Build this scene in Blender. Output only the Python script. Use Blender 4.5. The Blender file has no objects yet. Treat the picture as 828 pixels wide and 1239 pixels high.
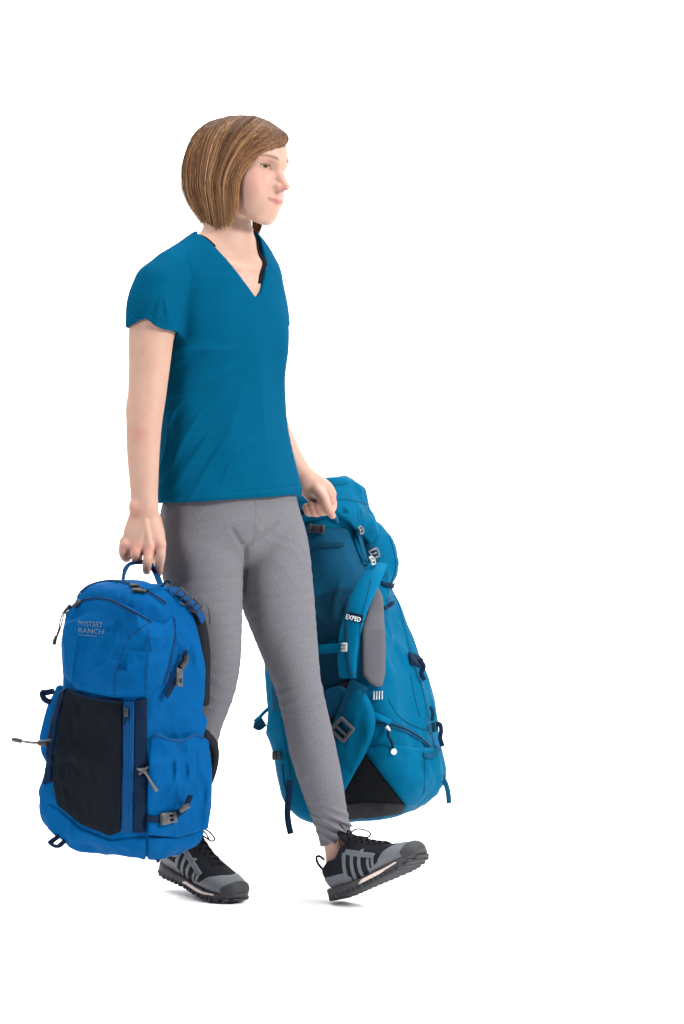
import bpy, bmesh, math, random
import numpy as np
from mathutils import Vector, Matrix

random.seed(3)
RNG = np.random.default_rng(7)
SC = bpy.context.scene
COL = SC.collection

# ------------------------------------------------------------------ camera, world, lights, exposure
PPM = 570.0            # photograph pixels per metre at the walker's distance
CAM_D = 6.0            # metres from the camera to the walker
CAM_Z = 1.0
cam_d = bpy.data.cameras.new('camera')
cam = bpy.data.objects.new('camera', cam_d)
COL.objects.link(cam)
cam.location = (0, -CAM_D, CAM_Z)
cam.rotation_euler = (math.radians(90), 0, 0)
cam_d.sensor_fit = 'VERTICAL'
cam_d.sensor_height = 36
_H = 1239 / PPM
cam_d.lens = CAM_D / _H * 36
cam_d.shift_y = ((1090 - 619.5) / PPM - CAM_Z) / _H
cam_d.clip_end = 200
SC.camera = cam

w = bpy.data.worlds.new('World')
SC.world = w
w.use_nodes = True
w.node_tree.nodes['Background'].inputs[0].default_value = (1, 1, 1, 1)
w.node_tree.nodes['Background'].inputs[1].default_value = 0.08


def area(name, loc, target, size, power, col=(1, 1, 1), sy=None):
    d = bpy.data.lights.new(name, 'AREA')
    d.shape = 'RECTANGLE'
    d.size = size
    d.size_y = sy or size
    d.energy = power
    d.color = col
    o = bpy.data.objects.new(name, d)
    COL.objects.link(o)
    o.location = loc
    v = Vector(target) - Vector(loc)
    o.rotation_euler = v.to_track_quat('-Z', 'Y').to_euler()
    return o


area('key_softbox', (4.0, -1.9, 3.0), (-.2, 0, 1.0), 1.0, 405, (1, .985, .965))
area('fill_softbox', (-3.4, -3.6, 2.8), (-.2, 0, 1.0), 1.3, 185, (.985, .99, 1))
area('overhead_floor_fill', (0, .6, 4.6), (0, .6, 0), 4.6, 520)  # lamp added to lift the floor to white and drown its shadows
area('backdrop_wash', (-3.2, .9, 2.6), (-.3, 3.2, 1.6), 1.2, 48, sy=3)  # this pair is added to lift the backdrop to white
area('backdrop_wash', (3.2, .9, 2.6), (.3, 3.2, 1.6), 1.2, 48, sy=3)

SC.view_settings.view_transform = 'Standard'
SC.view_settings.look = 'None'
SC.view_settings.gamma = 1
SC.view_settings.exposure = 0
SC.view_settings.use_curve_mapping = False


# ------------------------------------------------------------------ placing: a point of the photograph at a depth
def at(px, py, d=0.0):
    s = (CAM_D + d) / CAM_D / PPM
    return np.array([(px - 414) * s, d, CAM_Z + (520 - py) * s])


def lerp(a, b, t):
    return a + (b - a) * t


def nrm(v):
    v = np.asarray(v, float)
    return v / max(np.linalg.norm(v), 1e-12)


def catmull(pts, n):
    """smooth resampling of the rows of an array"""
    P = np.asarray(pts, float)
    if len(P) < 3 or n <= 1:
        if n <= 1 or len(P) < 2:
            return P
        out = [lerp(P[i], P[i + 1], k / n) for i in range(len(P) - 1) for k in range(n)]
        return np.array(out + [P[-1]])
    Q = np.vstack([2 * P[0] - P[1], P, 2 * P[-1] - P[-2]])
    out = []
    for i in range(1, len(Q) - 2):
        p0, p1, p2, p3 = Q[i - 1], Q[i], Q[i + 1], Q[i + 2]
        for k in range(n):
            t = k / n
            out.append(.5 * (2 * p1 + (p2 - p0) * t + (2 * p0 - 5 * p1 + 4 * p2 - p3) * t * t + (3 * p1 - p0 - 3 * p2 + p3) * t ** 3))
    out.append(P[-1])
    return np.array(out)


# ------------------------------------------------------------------ signed distance modelling
def smin(a, b, k):
    if k <= 0:
        return np.minimum(a, b)
    h = np.clip(.5 + .5 * (b - a) / k, 0, 1)
    return b + (a - b) * h - k * h * (1 - h)


def smax(a, b, k):
    return -smin(-a, -b, k)


_LAT = RNG.random((32, 32, 32)).astype(np.float32) * 2 - 1


def noise(P, scale, seed=0.0):
    q = np.asarray(P) * np.asarray(scale) + seed * 7.13 + 100
    i = np.floor(q).astype(np.int32)
    f = (q - i)
    f = f * f * (3 - 2 * f)
    i &= 31
    j = (i + 1) & 31
    x0, y0, z0 = i[..., 0], i[..., 1], i[..., 2]
    x1, y1, z1 = j[..., 0], j[..., 1], j[..., 2]
    fx, fy, fz = f[..., 0], f[..., 1], f[..., 2]
    L = _LAT
    a = lerp(lerp(L[x0, y0, z0], L[x1, y0, z0], fx), lerp(L[x0, y1, z0], L[x1, y1, z0], fx), fy)
    b = lerp(lerp(L[x0, y0, z1], L[x1, y0, z1], fx), lerp(L[x0, y1, z1], L[x1, y1, z1], fx), fy)
    return lerp(a, b, fz)


class Limb:
    """tapering chain of round or elliptical segments; nodes are (point, a[, b])"""

    def __init__(s, nodes, side=(1, 0, 0), n=4, off=0.0):
        rows = [list(p[0]) + [p[1], (p[2] if len(p) > 2 else p[1])] for p in nodes]
        R = catmull(rows, n)
        s.p, s.a, s.b = R[:, :3], np.maximum(R[:, 3] + off, 5e-4), np.maximum(R[:, 4] + off, 5e-4)
        s.round = np.allclose(s.a, s.b)
        s.side = nrm(side)

    def prep(s, C):
        out = []
        for i in range(len(s.p) - 1):
            A, ab = s.p[i], s.p[i + 1] - s.p[i]
            t = np.clip((C - A) @ ab / max(ab @ ab, 1e-12), 0, 1)
            out.append(np.linalg.norm(C - A - t[:, None] * ab, axis=1) - max(s.a[i], s.a[i + 1], s.b[i], s.b[i + 1]))
        s.segd = np.array(out)
        return s(C)

    def __call__(s, P, c=None, R=None):
        out = np.full(P.shape[:-1], 9.0)
        segs = range(len(s.p) - 1) if c is None else np.nonzero(s.segd[:, c] < 1.15 * R + .03)[0]
        for i in segs:
            A, B = s.p[i], s.p[i + 1]
            ab = B - A
            L2 = ab @ ab
            if L2 < 1e-12:
                continue
            v = P - A
            t = np.clip((v @ ab) / L2, 0, 1)
            v = v - t[..., None] * ab
            a = lerp(s.a[i], s.a[i + 1], t)
            if s.round:
                d = np.sqrt((v * v).sum(-1)) - a
            else:
                b = lerp(s.b[i], s.b[i + 1], t)
                tan = ab / math.sqrt(L2)
                sd = nrm(s.side - tan * (s.side @ tan))
                n2 = np.cross(tan, sd)
                vs, vn, vt = v @ sd, v @ n2, v @ tan
                m = np.minimum(a, b)
                k0 = np.sqrt((vs / a) ** 2 + (vn / b) ** 2 + (vt / m) ** 2)
                k1 = np.sqrt((vs / a ** 2) ** 2 + (vn / b ** 2) ** 2 + (vt / m ** 2) ** 2)
                d = np.where(k0 < .05, -m, k0 * (k0 - 1) / np.maximum(k1, 1e-9))
            out = np.minimum(out, d)
        return out


class Ellipsoid:
    def __init__(s, c, r, M=None):
        s.c, s.r, s.M = np.asarray(c, float), np.asarray(r, float), (np.eye(3) if M is None else np.asarray(M, float))

    def __call__(s, P, c=None, R=None):
        q = (P - s.c) @ s.M.T
        k0 = np.sqrt(((q / s.r) ** 2).sum(-1))
        k1 = np.sqrt(((q / s.r ** 2) ** 2).sum(-1))
        return np.where(k0 < .05, -s.r.min(), k0 * (k0 - 1) / np.maximum(k1, 1e-9))


class Loft:
    """stack of rounded rectangles along Z of a frame; nodes are (z, cu, cn, hu, hn, r)"""

    def __init__(s, O, U, N, Z, nodes, k=.03, off=0.0):
        s.O, s.U, s.N, s.Z = np.asarray(O, float), nrm(U), nrm(N), nrm(Z)
        R = catmull(sorted(nodes), 6)
        s.R, s.k, s.off = R, k, off

    def __call__(s, P, c=None, R=None):
        q = P - s.O
        u, n, z = q @ s.U, q @ s.N, q @ s.Z
        T = s.R
        cu, cn, hu, hn, r = [np.interp(z, T[:, 0], T[:, i]) for i in range(1, 6)]
        r = np.minimum(r, np.minimum(hu, hn))
        x, y = np.abs(u - cu) - hu + r, np.abs(n - cn) - hn + r
        d2 = np.sqrt(np.maximum(x, 0) ** 2 + np.maximum(y, 0) ** 2) + np.minimum(np.maximum(x, y), 0) - r
        dz = np.maximum(T[0, 0] - z, z - T[-1, 0])
        return smax(d2, dz, s.k) - s.off


class Prism:
    """polygon carried along a direction: points are world points, D the direction; inset rounds the corners"""

    def __init__(s, pts, D=(0, 1, 0), round_=0.0, n=1):
        s.D = nrm(D)
        s.U = nrm(np.cross(s.D, (0, 0, 1)))
        s.V = np.cross(s.U, s.D)
        W = np.asarray(pts, float)
        q = np.stack([W @ s.U, W @ s.V], -1)
        if n > 1:
            q = catmull(np.vstack([q, q[:1]]), n)[:-1]
        s.q, s.r = q, round_

    def __call__(s, P, c=None, R=None):
        x, y = P @ s.U, P @ s.V
        Q = s.q
        d = np.full(x.shape, 1e9)
        sg = np.zeros(x.shape, bool)
        for i in range(len(Q)):
            a, b = Q[i - 1], Q[i]
            e = b - a
            wx, wy = x - a[0], y - a[1]
            t = np.clip((wx * e[0] + wy * e[1]) / max(e @ e, 1e-12), 0, 1)
            d = np.minimum(d, (wx - t * e[0]) ** 2 + (wy - t * e[1]) ** 2)
            if a[1] != b[1]:
                sg ^= ((a[1] > y) != (b[1] > y)) & (x < (b[0] - a[0]) * (y - a[1]) / (b[1] - a[1]) + a[0])
        d = np.sqrt(d)
        return np.where(sg, -d, d) - s.r


class Plane:
    """inside where (P - p).n < 0"""

    def __init__(s, p, n):
        s.p, s.n = np.asarray(p, float), nrm(n)

    def __call__(s, P, c=None, R=None):
        return (P - s.p) @ s.n


class Model:
    def __init__(s):
        s.ops = []

    def add(s, prim, k=0.0):
        s.ops.append(('a', prim, k))
        return s

    def sub(s, prim, k=0.0):
        s.ops.append(('s', prim, k))
        return s

    def cut(s, prim, k=0.0):
        s.ops.append(('i', prim, k))
        return s

    def disp(s, fn):
        s.ops.append(('d', fn, 0))
        return s

    def prep(s, C):
        d = np.full(len(C), 9.0)
        s.opd = []
        for m, f, k in s.ops:
            if m == 'd':
                d = d + f(C)
                s.opd.append(None)
                continue
            v = prep(f, C)
            s.opd.append(v)
            d = smin(d, v, k) if m == 'a' else smax(d, -v, k) if m == 's' else smax(d, v, k)
        return d

    def __call__(s, P, c=None, R=None):
        d = np.full(P.shape[:-1], 9.0)
        for n, (m, f, k) in enumerate(s.ops):
            if m == 'd':
                d = d + f(P)
                continue
            if c is not None and m in 'as':
                if s.opd[n][c] > 1.4 * R + k + .004:
                    continue
            v = f(P, c, R)
            if m == 'a':
                d = smin(d, v, k)
            elif m == 's':
                d = smax(d, -v, k)
            else:
                d = smax(d, v, k)
        return d


def prep(f, C):
    """evaluates a shape at the block centres and lets it remember what is near each block"""
    return f.prep(C) if hasattr(f, 'prep') else f(C)


class Off:
    def __init__(s, m, o):
        s.m, s.o = m, o

    def prep(s, C):
        return prep(s.m, C) - s.o

    def __call__(s, P, c=None, R=None):
        return s.m(P, c, R) - s.o


def nets(f, lo, hi, h, B=12):
    """surface nets of f=0 in a box, evaluated only in blocks near the surface"""
    lo, hi = np.asarray(lo, float), np.asarray(hi, float)
    nb = np.ceil((hi - lo) / (h * B)).astype(int)
    n = nb * B
    G = np.empty(n, np.float32)
    half = h * B / 2
    R = half * math.sqrt(3)
    ii = np.stack(np.meshgrid(*[np.arange(k) for k in nb], indexing='ij'), -1).reshape(-1, 3)
    C = lo + (ii + .5) * h * B
    D = prep(f, C)
    loc = np.stack(np.meshgrid(*[np.arange(B)] * 3, indexing='ij'), -1) * h
    for b, ((i, j, k), c, d) in enumerate(zip(ii, C, D)):
        sl = (slice(i * B, i * B + B), slice(j * B, j * B + B), slice(k * B, k * B + B))
        if abs(d) > 1.7 * R + .006:
            G[sl] = d
        else:
            G[sl] = f(c - half + loc, b, R)
    S = G < 0
    cells, poss, quads = [], [], []
    stride = np.array([n[1] * n[2], n[2], 1])
    for ax in range(3):
        a = [slice(None)] * 3
        b = [slice(None)] * 3
        a[ax], b[ax] = slice(0, -1), slice(1, None)
        X = np.argwhere(S[tuple(a)] != S[tuple(b)])
        o1, o2 = (ax + 1) % 3, (ax + 2) % 3
        X = X[(X[:, o1] > 0) & (X[:, o2] > 0) & (X[:, o1] < n[o1] - 1) & (X[:, o2] < n[o2] - 1)]
        if not len(X):
            continue
        Y = X.copy()
        Y[:, ax] += 1
        d0, d1 = G[tuple(X.T)], G[tuple(Y.T)]
        t = d0 / (d0 - d1)
        pos = X.astype(float)
        pos[:, ax] += t
        q = []
        for e1, e2 in ((-1, -1), (0, -1), (0, 0), (-1, 0)):
            Z = X.copy()
            Z[:, o1] += e1
            Z[:, o2] += e2
            ids = Z @ stride
            q.append(ids)
            cells.append(ids)
            poss.append(pos)
        q = np.stack(q, -1)
        flip = d0 > 0
        q[flip] = q[flip][:, ::-1]
        quads.append(q)
    cells, poss, quads = np.concatenate(cells), np.concatenate(poss), np.concatenate(quads)
    u, inv = np.unique(cells, return_inverse=True)
    cnt = np.bincount(inv)
    V = np.stack([np.bincount(inv, poss[:, k]) / cnt for k in range(3)], -1)
    F = np.searchsorted(u, quads)
    return lo + V * h, F


def mesh_from(name, V, F, smooth=True):
    me = bpy.data.meshes.new(name)
    V = np.asarray(V, np.float32)
    F = np.asarray(F, np.int32)
    me.vertices.add(len(V))
    me.vertices.foreach_set('co', V.ravel())
    k = F.shape[1]
    me.loops.add(len(F) * k)
    me.loops.foreach_set('vertex_index', F.ravel())
    me.polygons.add(len(F))
    me.polygons.foreach_set('loop_start', np.arange(0, len(F) * k, k, dtype=np.int32))
    me.polygons.foreach_set('loop_total', np.full(len(F), k, np.int32))
    me.update(calc_edges=True)
    if smooth:
        me.polygons.foreach_set('use_smooth', np.ones(len(F), bool))
    return me


def tag(o, label=None, cat=None, group=None, kind=None):
    for k, v in (('label', label), ('category', cat), ('group', group), ('kind', kind)):
        if v:
            o[k] = v
    return o


def link(name, me, mat, parent=None, label=None, kind=None):
    o = bpy.data.objects.new(name, me)
    COL.objects.link(o)
    if mat is not None:
        me.materials.clear()
        me.materials.append(mat)
    if parent is not None:
        o.parent = parent
        o.matrix_parent_inverse = PINV.get(parent.name, Matrix())
    return tag(o, label, None, None, kind)


PINV = {}


def thing(name, loc, label, cat, group=None):
    o = bpy.data.objects.new(name, None)
    COL.objects.link(o)
    o.location = loc
    o.empty_display_size = .05
    PINV[o.name] = Matrix.Translation(Vector(loc)).inverted()
    return tag(o, label, cat, group)


def nets_obj(name, f, lo, hi, h, mat, parent, attrs=None, label=None, kind=None):
    V, F = nets(f, lo, hi, h)
    me = mesh_from(name, V, F)
    for an, fn in (attrs or {}).items():
        a = me.attributes.new(an, 'FLOAT', 'POINT')
        a.data.foreach_set('value', np.asarray(fn(V), np.float32))
    return link(name, me, mat, parent, label, kind)


def box_of(pts, m):
    P = np.asarray(pts)
    return P.min(0) - m, P.max(0) + m


# ------------------------------------------------------------------ small solid builders
def frames(P):
    T = np.gradient(P, axis=0)
    T /= np.maximum(np.linalg.norm(T, axis=1), 1e-9)[:, None]
    return T


def sweep(P, sect, nrmls=None, closed=False, scale=None):
    """sect: (k,2) outline in (side, normal); nrmls: normals per point. returns verts, quads + caps as quads/tri fans"""
    P = np.asarray(P, float)
    n, k = len(P), len(sect)
    T = frames(P)
    if closed:
        T = np.roll(P, -1, 0) - np.roll(P, 1, 0)
        T /= np.linalg.norm(T, axis=1)[:, None]
    if nrmls is None:
        N = np.zeros_like(P)
        r = np.array([0, 0, 1.0]) if abs(T[0][2]) < .9 else np.array([1.0, 0, 0])
        for i in range(n):
            r = r - T[i] * (r @ T[i])
            r = nrm(r)
            N[i] = r
    else:
        N = np.broadcast_to(np.asarray(nrmls, float), P.shape).copy()
        N -= T * (N * T).sum(1)[:, None]
        N /= np.maximum(np.linalg.norm(N, axis=1), 1e-9)[:, None]
    S = np.cross(T, N)
    sc = np.ones(n) if scale is None else np.asarray(scale)
    V = P[:, None] + (S[:, None] * sect[None, :, :1] + N[:, None] * sect[None, :, 1:]) * sc[:, None, None]
    V = V.reshape(-1, 3)
    F = []
    m = n if closed else n - 1
    for i in range(m):
        a, b = i * k, ((i + 1) % n) * k
        for j in range(k):
            F.append((a + j, a + (j + 1) % k, b + (j + 1) % k, b + j))
    V = list(V)
    if not closed:
        for base, rev in ((0, True), ((n - 1) * k, False)):
            ci = len(V)
            V.append(np.mean([V[base + j] for j in range(k)], 0))
            for j in range(k):
                a, b = base + j, base + (j + 1) % k
                F.append((b, a, ci, ci) if rev else (a, b, ci, ci))
    return np.array(V), F


class MB:
    """mesh builder: collects shapes for one part"""

    def __init__(s):
        s.v, s.f = [], []
        s.n = 0

    def put(s, V, F):
        s.v.append(np.asarray(V, float))
        for q in F:
            q = [i + s.n for i in q]
            if len(q) == 4 and q[2] == q[3]:
                q = q[:3]
            s.f.append(tuple(q))
        s.n += len(V)
        return s

    def tube(s, pts, r, k=8, n=4, closed=False, scale=None):
        P = catmull(pts, n) if not closed else catmull(list(pts) + [pts[0]], n)[:-1]
        a = np.arange(k) * 2 * math.pi / k
        if scale is not None:
            scale = np.interp(np.linspace(0, 1, len(P)), np.linspace(0, 1, len(scale)), scale)
        return s.put(*sweep(P, np.stack([np.cos(a), np.sin(a)], -1) * r, closed=closed, scale=scale))

    def ribbon(s, pts, w, t, nrmls, n=4, closed=False, scale=None):
        P = np.asarray(pts, float)
        N = np.broadcast_to(np.asarray(nrmls, float), P.shape)
        Q = catmull(np.hstack([P, N]), n) if not closed else catmull(np.vstack([np.hstack([P, N]), np.hstack([P, N])[:1]]), n)[:-1]
        w2, t2, c = w / 2, t / 2, min(t, w) * .22
        sec = np.array([(-w2 + c, -t2), (w2 - c, -t2), (w2, -t2 + c), (w2, t2 - c), (w2 - c, t2), (-w2 + c, t2), (-w2, t2 - c), (-w2, -t2 + c)])
        if scale is not None:
            scale = np.interp(np.linspace(0, 1, len(Q)), np.linspace(0, 1, len(scale)), scale)
        return s.put(*sweep(Q[:, :3], sec, Q[:, 3:], closed, scale))

    def box(s, c, U, V, W, size, ch=.15):
        """chamfered box centred at c along unit axes U, V, W"""
        U, V, W = nrm(U), nrm(V), nrm(W)
        hx, hy, hz = np.asarray(size) / 2
        q = min(hx, hy, hz) * ch * 2
        bm = bmesh.new()
        bmesh.ops.create_cube(bm, size=1)
        for v in bm.verts:
            v.co = Vector((v.co.x * 2 * hx, v.co.y * 2 * hy, v.co.z * 2 * hz))
        bmesh.ops.bevel(bm, geom=bm.edges[:], offset=q, segments=2, affect='EDGES', profile=.5)
        bm.verts.ensure_lookup_table()
        vs = np.array([v.co for v in bm.verts])
        fs = [[v.index for v in f.verts] for f in bm.faces]
        bm.free()
        X = np.asarray(c) + vs @ np.array([U, V, W])
        return s.put(X, fs)

    def ball(s, c, r, U=(1, 0, 0), V=(0, 1, 0), W=(0, 0, 1), seg=12):
        bm = bmesh.new()
        bmesh.ops.create_uvsphere(bm, u_segments=seg, v_segments=seg // 2 + 2, radius=1)
        vs = np.array([v.co for v in bm.verts]) * np.broadcast_to(np.asarray(r, float), (3,))
        fs = [[v.index for v in f.verts] for f in bm.faces]
        bm.free()
        return s.put(np.asarray(c) + vs @ np.array([nrm(U), nrm(V), nrm(W)]), fs)

    def build(s, name, mat, parent, smooth=True, label=None, kind=None):
        me = bpy.data.meshes.new(name)
        me.from_pydata(np.concatenate(s.v).tolist(), [], s.f)
        me.update()
        if smooth:
            me.polygons.foreach_set('use_smooth', np.ones(len(me.polygons), bool))
            try:
                me.set_sharp_from_angle(angle=math.radians(50))
            except Exception:
                pass
        return link(name, me, mat, parent, label, kind)


def hit(f, pts, d0=-.55, d1=.9):
    """where sight lines through photograph points meet a model: positions and normals"""
    pts = np.asarray(pts, float).reshape(-1, 2)
    O = np.array([0, -CAM_D, CAM_Z])
    E = np.array([at(x, y, 0) for x, y in pts])
    D = E - O
    D /= np.linalg.norm(D, axis=1)[:, None]
    t = (CAM_D + d0) / D[:, 1]
    tm = (CAM_D + d1) / D[:, 1]
    bt, bd = t.copy(), np.full(len(t), 9.0)
    for _ in range(120):
        d = f(O + D * t[:, None])
        near = np.abs(d) < bd
        bt, bd = np.where(near, t, bt), np.where(near, np.abs(d), bd)
        t = np.where(t < tm, t + d * .7, t)
        if np.all((np.abs(d) < 8e-5) | (t >= tm)):
            break
    P = O + D * bt[:, None]                            # a line that misses keeps its nearest point
    e = 1e-3
    g = np.stack([f(P + e * v) - f(P - e * v) for v in np.eye(3)], -1)
    g /= np.maximum(np.linalg.norm(g, axis=1), 1e-9)[:, None]
    miss = bd > .0015
    if miss.any():
        P[miss] -= g[miss] * bd[miss][:, None]
    return P, g


def on(f, pts, off=0.0, n=1, **kw):
    """a path of photograph points laid on a model's surface"""
    q = catmull(np.asarray(pts, float), n) if n > 1 else np.asarray(pts, float)
    P, N = hit(f, q, **kw)
    return P + N * off, N


# ------------------------------------------------------------------ materials
def mat(name, base, rough=.7, spec=.25, bump=0.0, bscale=300, noise_amt=0.0, nscale=60, metal=0.0, sss=0.0, weave=None, sheen=0.0, coat=0.0, crease=0.0, cscale=22):
    m = bpy.data.materials.new(name)
    m.use_nodes = True
    nt = m.node_tree
    N, L = nt.nodes, nt.links
    b = N['Principled BSDF']
    b.inputs['Base Color'].default_value = (*base, 1)
    b.inputs['Roughness'].default_value = rough
    b.inputs['Specular IOR Level'].default_value = spec
    b.inputs['Metallic'].default_value = metal
    b.inputs['Sheen Weight'].default_value = sheen
    b.inputs['Coat Weight'].default_value = coat
    if sss:
        b.inputs['Subsurface Weight'].default_value = sss
        b.inputs['Subsurface Radius'].default_value = (1, .35, .2)
        b.inputs['Subsurface Scale'].default_value = .008
    tc = N.new('ShaderNodeTexCoord')
    if noise_amt:
        t = N.new('ShaderNodeTexNoise')
        t.inputs['Scale'].default_value = nscale
        t.inputs['Detail'].default_value = 5
        L.new(tc.outputs['Object'], t.inputs['Vector'])
        mr = N.new('ShaderNodeMapRange')
        mr.inputs['From Min'].default_value = .25
        mr.inputs['From Max'].default_value = .75
        mr.inputs['To Min'].default_value = 1 - noise_amt
        mr.inputs['To Max'].default_value = 1 + noise_amt
        L.new(t.outputs['Fac'], mr.inputs['Value'])
        mx = N.new('ShaderNodeVectorMath')
        mx.operation = 'SCALE'
        mx.inputs[0].default_value = base
        L.new(mr.outputs['Result'], mx.inputs['Scale'])
        L.new(mx.outputs['Vector'], b.inputs['Base Color'])
        m['scale_node'] = mx.name
    if bump:
        t = N.new('ShaderNodeTexNoise')
        t.inputs['Scale'].default_value = bscale
        t.inputs['Detail'].default_value = 3
        L.new(tc.outputs['Object'], t.inputs['Vector'])
        bp = N.new('ShaderNodeBump')
        bp.inputs['Strength'].default_value = bump
        bp.inputs['Distance'].default_value = .002
        L.new(t.outputs['Fac'], bp.inputs['Height'])
        L.new(bp.outputs['Normal'], b.inputs['Normal'])
        if crease:                                     # fine slack creases of the cloth
            t2 = N.new('ShaderNodeTexNoise')
            t2.noise_type = 'RIDGED_MULTIFRACTAL'
            t2.inputs['Scale'].default_value = cscale
            t2.inputs['Detail'].default_value = 2.5
            t2.inputs['Distortion'].default_value = 1.2
            L.new(tc.outputs['Object'], t2.inputs['Vector'])
            b2 = N.new('ShaderNodeBump')
            b2.inputs['Strength'].default_value = crease
            b2.inputs['Distance'].default_value = .006
            L.new(t2.outputs['Fac'], b2.inputs['Height'])
            L.new(b2.outputs['Normal'], bp.inputs['Normal'])
    return m


def srgb(r, g, b, k=1.0):
    f = lambda c: ((c / 255 + .055) / 1.055) ** 2.4 if c > 10 else c / 255 / 12.92
    return (f(r) * k, f(g) * k, f(b) * k)


M_SKIN = mat('skin', (0.355, 0.218, 0.166), rough=.55, spec=.3, bump=.16, bscale=380, noise_amt=.07, nscale=35, sss=.35)
M_SHIRT = mat('jersey', (0.0004, 0.0535, 0.110), rough=.95, spec=.015, bump=.25, bscale=900, noise_amt=.05, nscale=25, crease=.22, cscale=7)
M_LEG = mat('heather_knit', (0.1134, 0.1117, 0.1243), rough=.95, spec=.05, bump=.35, bscale=900, noise_amt=.30, nscale=620)
M_WHITE = mat('white_paper', (.94, .94, .94), rough=.95, spec=.1)

# ------------------------------------------------------------------ the white studio sweep
def backdrop():
    prof = [(-3.0, 0.0), (1.9, 0.0)]
    for i in range(1, 17):
        a = i / 16 * math.pi / 2
        prof.append((1.9 + 1.3 * math.sin(a), 1.3 - 1.3 * math.cos(a)))
    prof.append((3.2, 4.2))
    V, F = [], []
    for y, z in prof:
        V += [(-2.9, y, z), (2.9, y, z)]
    for i in range(len(prof) - 1):
        F.append((2 * i, 2 * i + 1, 2 * i + 3, 2 * i + 2))
    o = link('floor', mesh_from('floor', V, F), M_WHITE)
    tag(o, kind='structure')


backdrop()

# ------------------------------------------------------------------ the walker
YAW_T = math.radians(45)
f_t = np.array([math.sin(YAW_T), -math.cos(YAW_T), 0])     # where the chest points
l_t = np.array([math.cos(YAW_T), math.sin(YAW_T), 0])      # her left
UP = np.array([0, 0, 1.0])
YAW_H = math.radians(58)
f_h = np.array([math.sin(YAW_H), -math.cos(YAW_H), 0])
l_h = np.array([math.cos(YAW_H), math.sin(YAW_H), 0])
HEAD_O = at(296, 202, 0.0)
MH0 = np.array([l_h, f_h, UP])
_p, _r = math.radians(6), math.radians(4)
f_n = f_h * math.cos(_p) - UP * math.sin(_p)
u_n = UP * math.cos(_p) + f_h * math.sin(_p)
l_n = l_h * math.cos(_r) - u_n * math.sin(_r)
u_n = u_n * math.cos(_r) + l_h * math.sin(_r)
MH = np.array([l_n, f_n, u_n])


def hp(x, y, z):
    return HEAD_O + np.array([x, y, z]) @ MH


person = thing('person', (at(300, 1090)[0], 0, 0), 'woman in teal T-shirt and grey leggings striding with a pack in each hand', 'person')

# --- head
body = Model()
E = lambda x, y, z, rx, ry, rz: Ellipsoid(hp(x, y, z), (rx, ry, rz), MH)
S_ = lambda pts, **k: Limb([(hp(*p[:3]), *p[3:]) for p in pts], side=l_h, **k)
body.add(E(0, -.014, .028, .072, .092, .074))
body.add(E(0, .030, -.020, .060, .058, .075), .03)
body.add(E(0, .040, .035, .056, .048, .05), .025)
for sx in (-1, 1):
    body.add(S_([(sx * .054, -.010, -.040, .016), (sx * .050, .004, -.072, .014), (sx * .024, .062, -.103, .012)]), .03)
    body.add(E(sx * .041, .050, -.030, .021, .020, .018), .025)
    body.add(E(sx * .033, .058, -.062, .022, .022, .024), .03)
body.add(E(0, .068, -.100, .022, .018, .017), .022)
body.add(E(0, .072, -.070, .030, .020, .026), .02)          # muzzle
for sx in (-1, 1):
    body.add(S_([(sx * .046, .062, .017, .006), (sx * .028, .080, .019, .007), (sx * .010, .086, .013, .006)]), .016)
    body.sub(E(sx * .033, .094, -.001, .019, .017, .0125), .012)
body.add(S_([(0, .078, .016, .010), (0, .088, -.008, .011), (0, .1000, -.025, .0098), (0, .1115, -.0345, .0074)]), .014)
for sx in (-1, 1):
    body.add(E(sx * .022, .074, -.030, .014, .012, .022), .014)
body.add(E(0, .1030, -.0385, .0080, .012, .0055), .007)
for sx in (-1, 1):
    body.add(E(sx * .0125, .0935, -.0385, .0050, .0110, .0066), .0095)
    body.sub(E(sx * .0072, .100, -.0455, .0034, .0062, .0034), .002)
body.sub(S_([(0, .1035, -.052, .003), (0, .100, -.060, .0028)]), .006)
# lips
body.add(S_([(-.027, .0735, -.0652, .0024), (-.014, .0858, -.0645, .0036), (-.004, .0905, -.0632, .0040), (.004, .0905, -.0632, .0040), (.014, .0858, -.0645, .0036), (.027, .0735, -.0652, .0024)]), .006)
body.add(S_([(-.024, .0745, -.0685, .0024), (-.011, .0850, -.0722, .0044), (0, .0875, -.0733, .0048), (.011, .0850, -.0722, .0044), (.024, .0745, -.0685, .0024)]), .006)
# lids
for sx in (-1, 1):
    body.add(E(sx * .033, .0665, 0, .0142, .0140, .0138), .004)
    body.sub(S_([(sx * .0215, .0800, -.0014, .0022), (sx * .028, .0840, .0002, .0062), (sx * .036, .0840, .0006, .0062), (sx * .0470, .0740, .0004, .0022)], n=3), .0008)
    body.add(E(sx * .076, -.012, -.012, .008, .018, .030), .012)  # ears

# --- neck, torso, arms
def T_(nodes, side=l_t, n=4, off=0.0):
    return Limb([(at(*p[:3]), *p[3:]) for p in nodes], side=side, n=n, off=off)


body.add(T_([(270, 318, .01, .058, .052), (274, 290, .008, .050, .050), (277, 262, .006, .048, .049), (279, 240, .004, .05, .05)]), .014)
body.add(T_([(275, 316, .0, .085, .050), (274, 335, 0, .135, .068), (272, 375, 0, .152, .092), (271, 420, 0, .142, .100), (270, 490, 0, .122, .092),
             (274, 560, 0, .140, .098), (277, 600, 0, .145, .098), (279, 612, 0, .12, .085)]), .03)
body.add(T_([(262, 288, -.015, .026), (238, 305, -.06, .027), (208, 328, -.115, .032)]), .03)
body.add(T_([(290, 290, .03, .026), (302, 306, .07, .026), (314, 329, .112, .031)]), .03)
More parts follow.
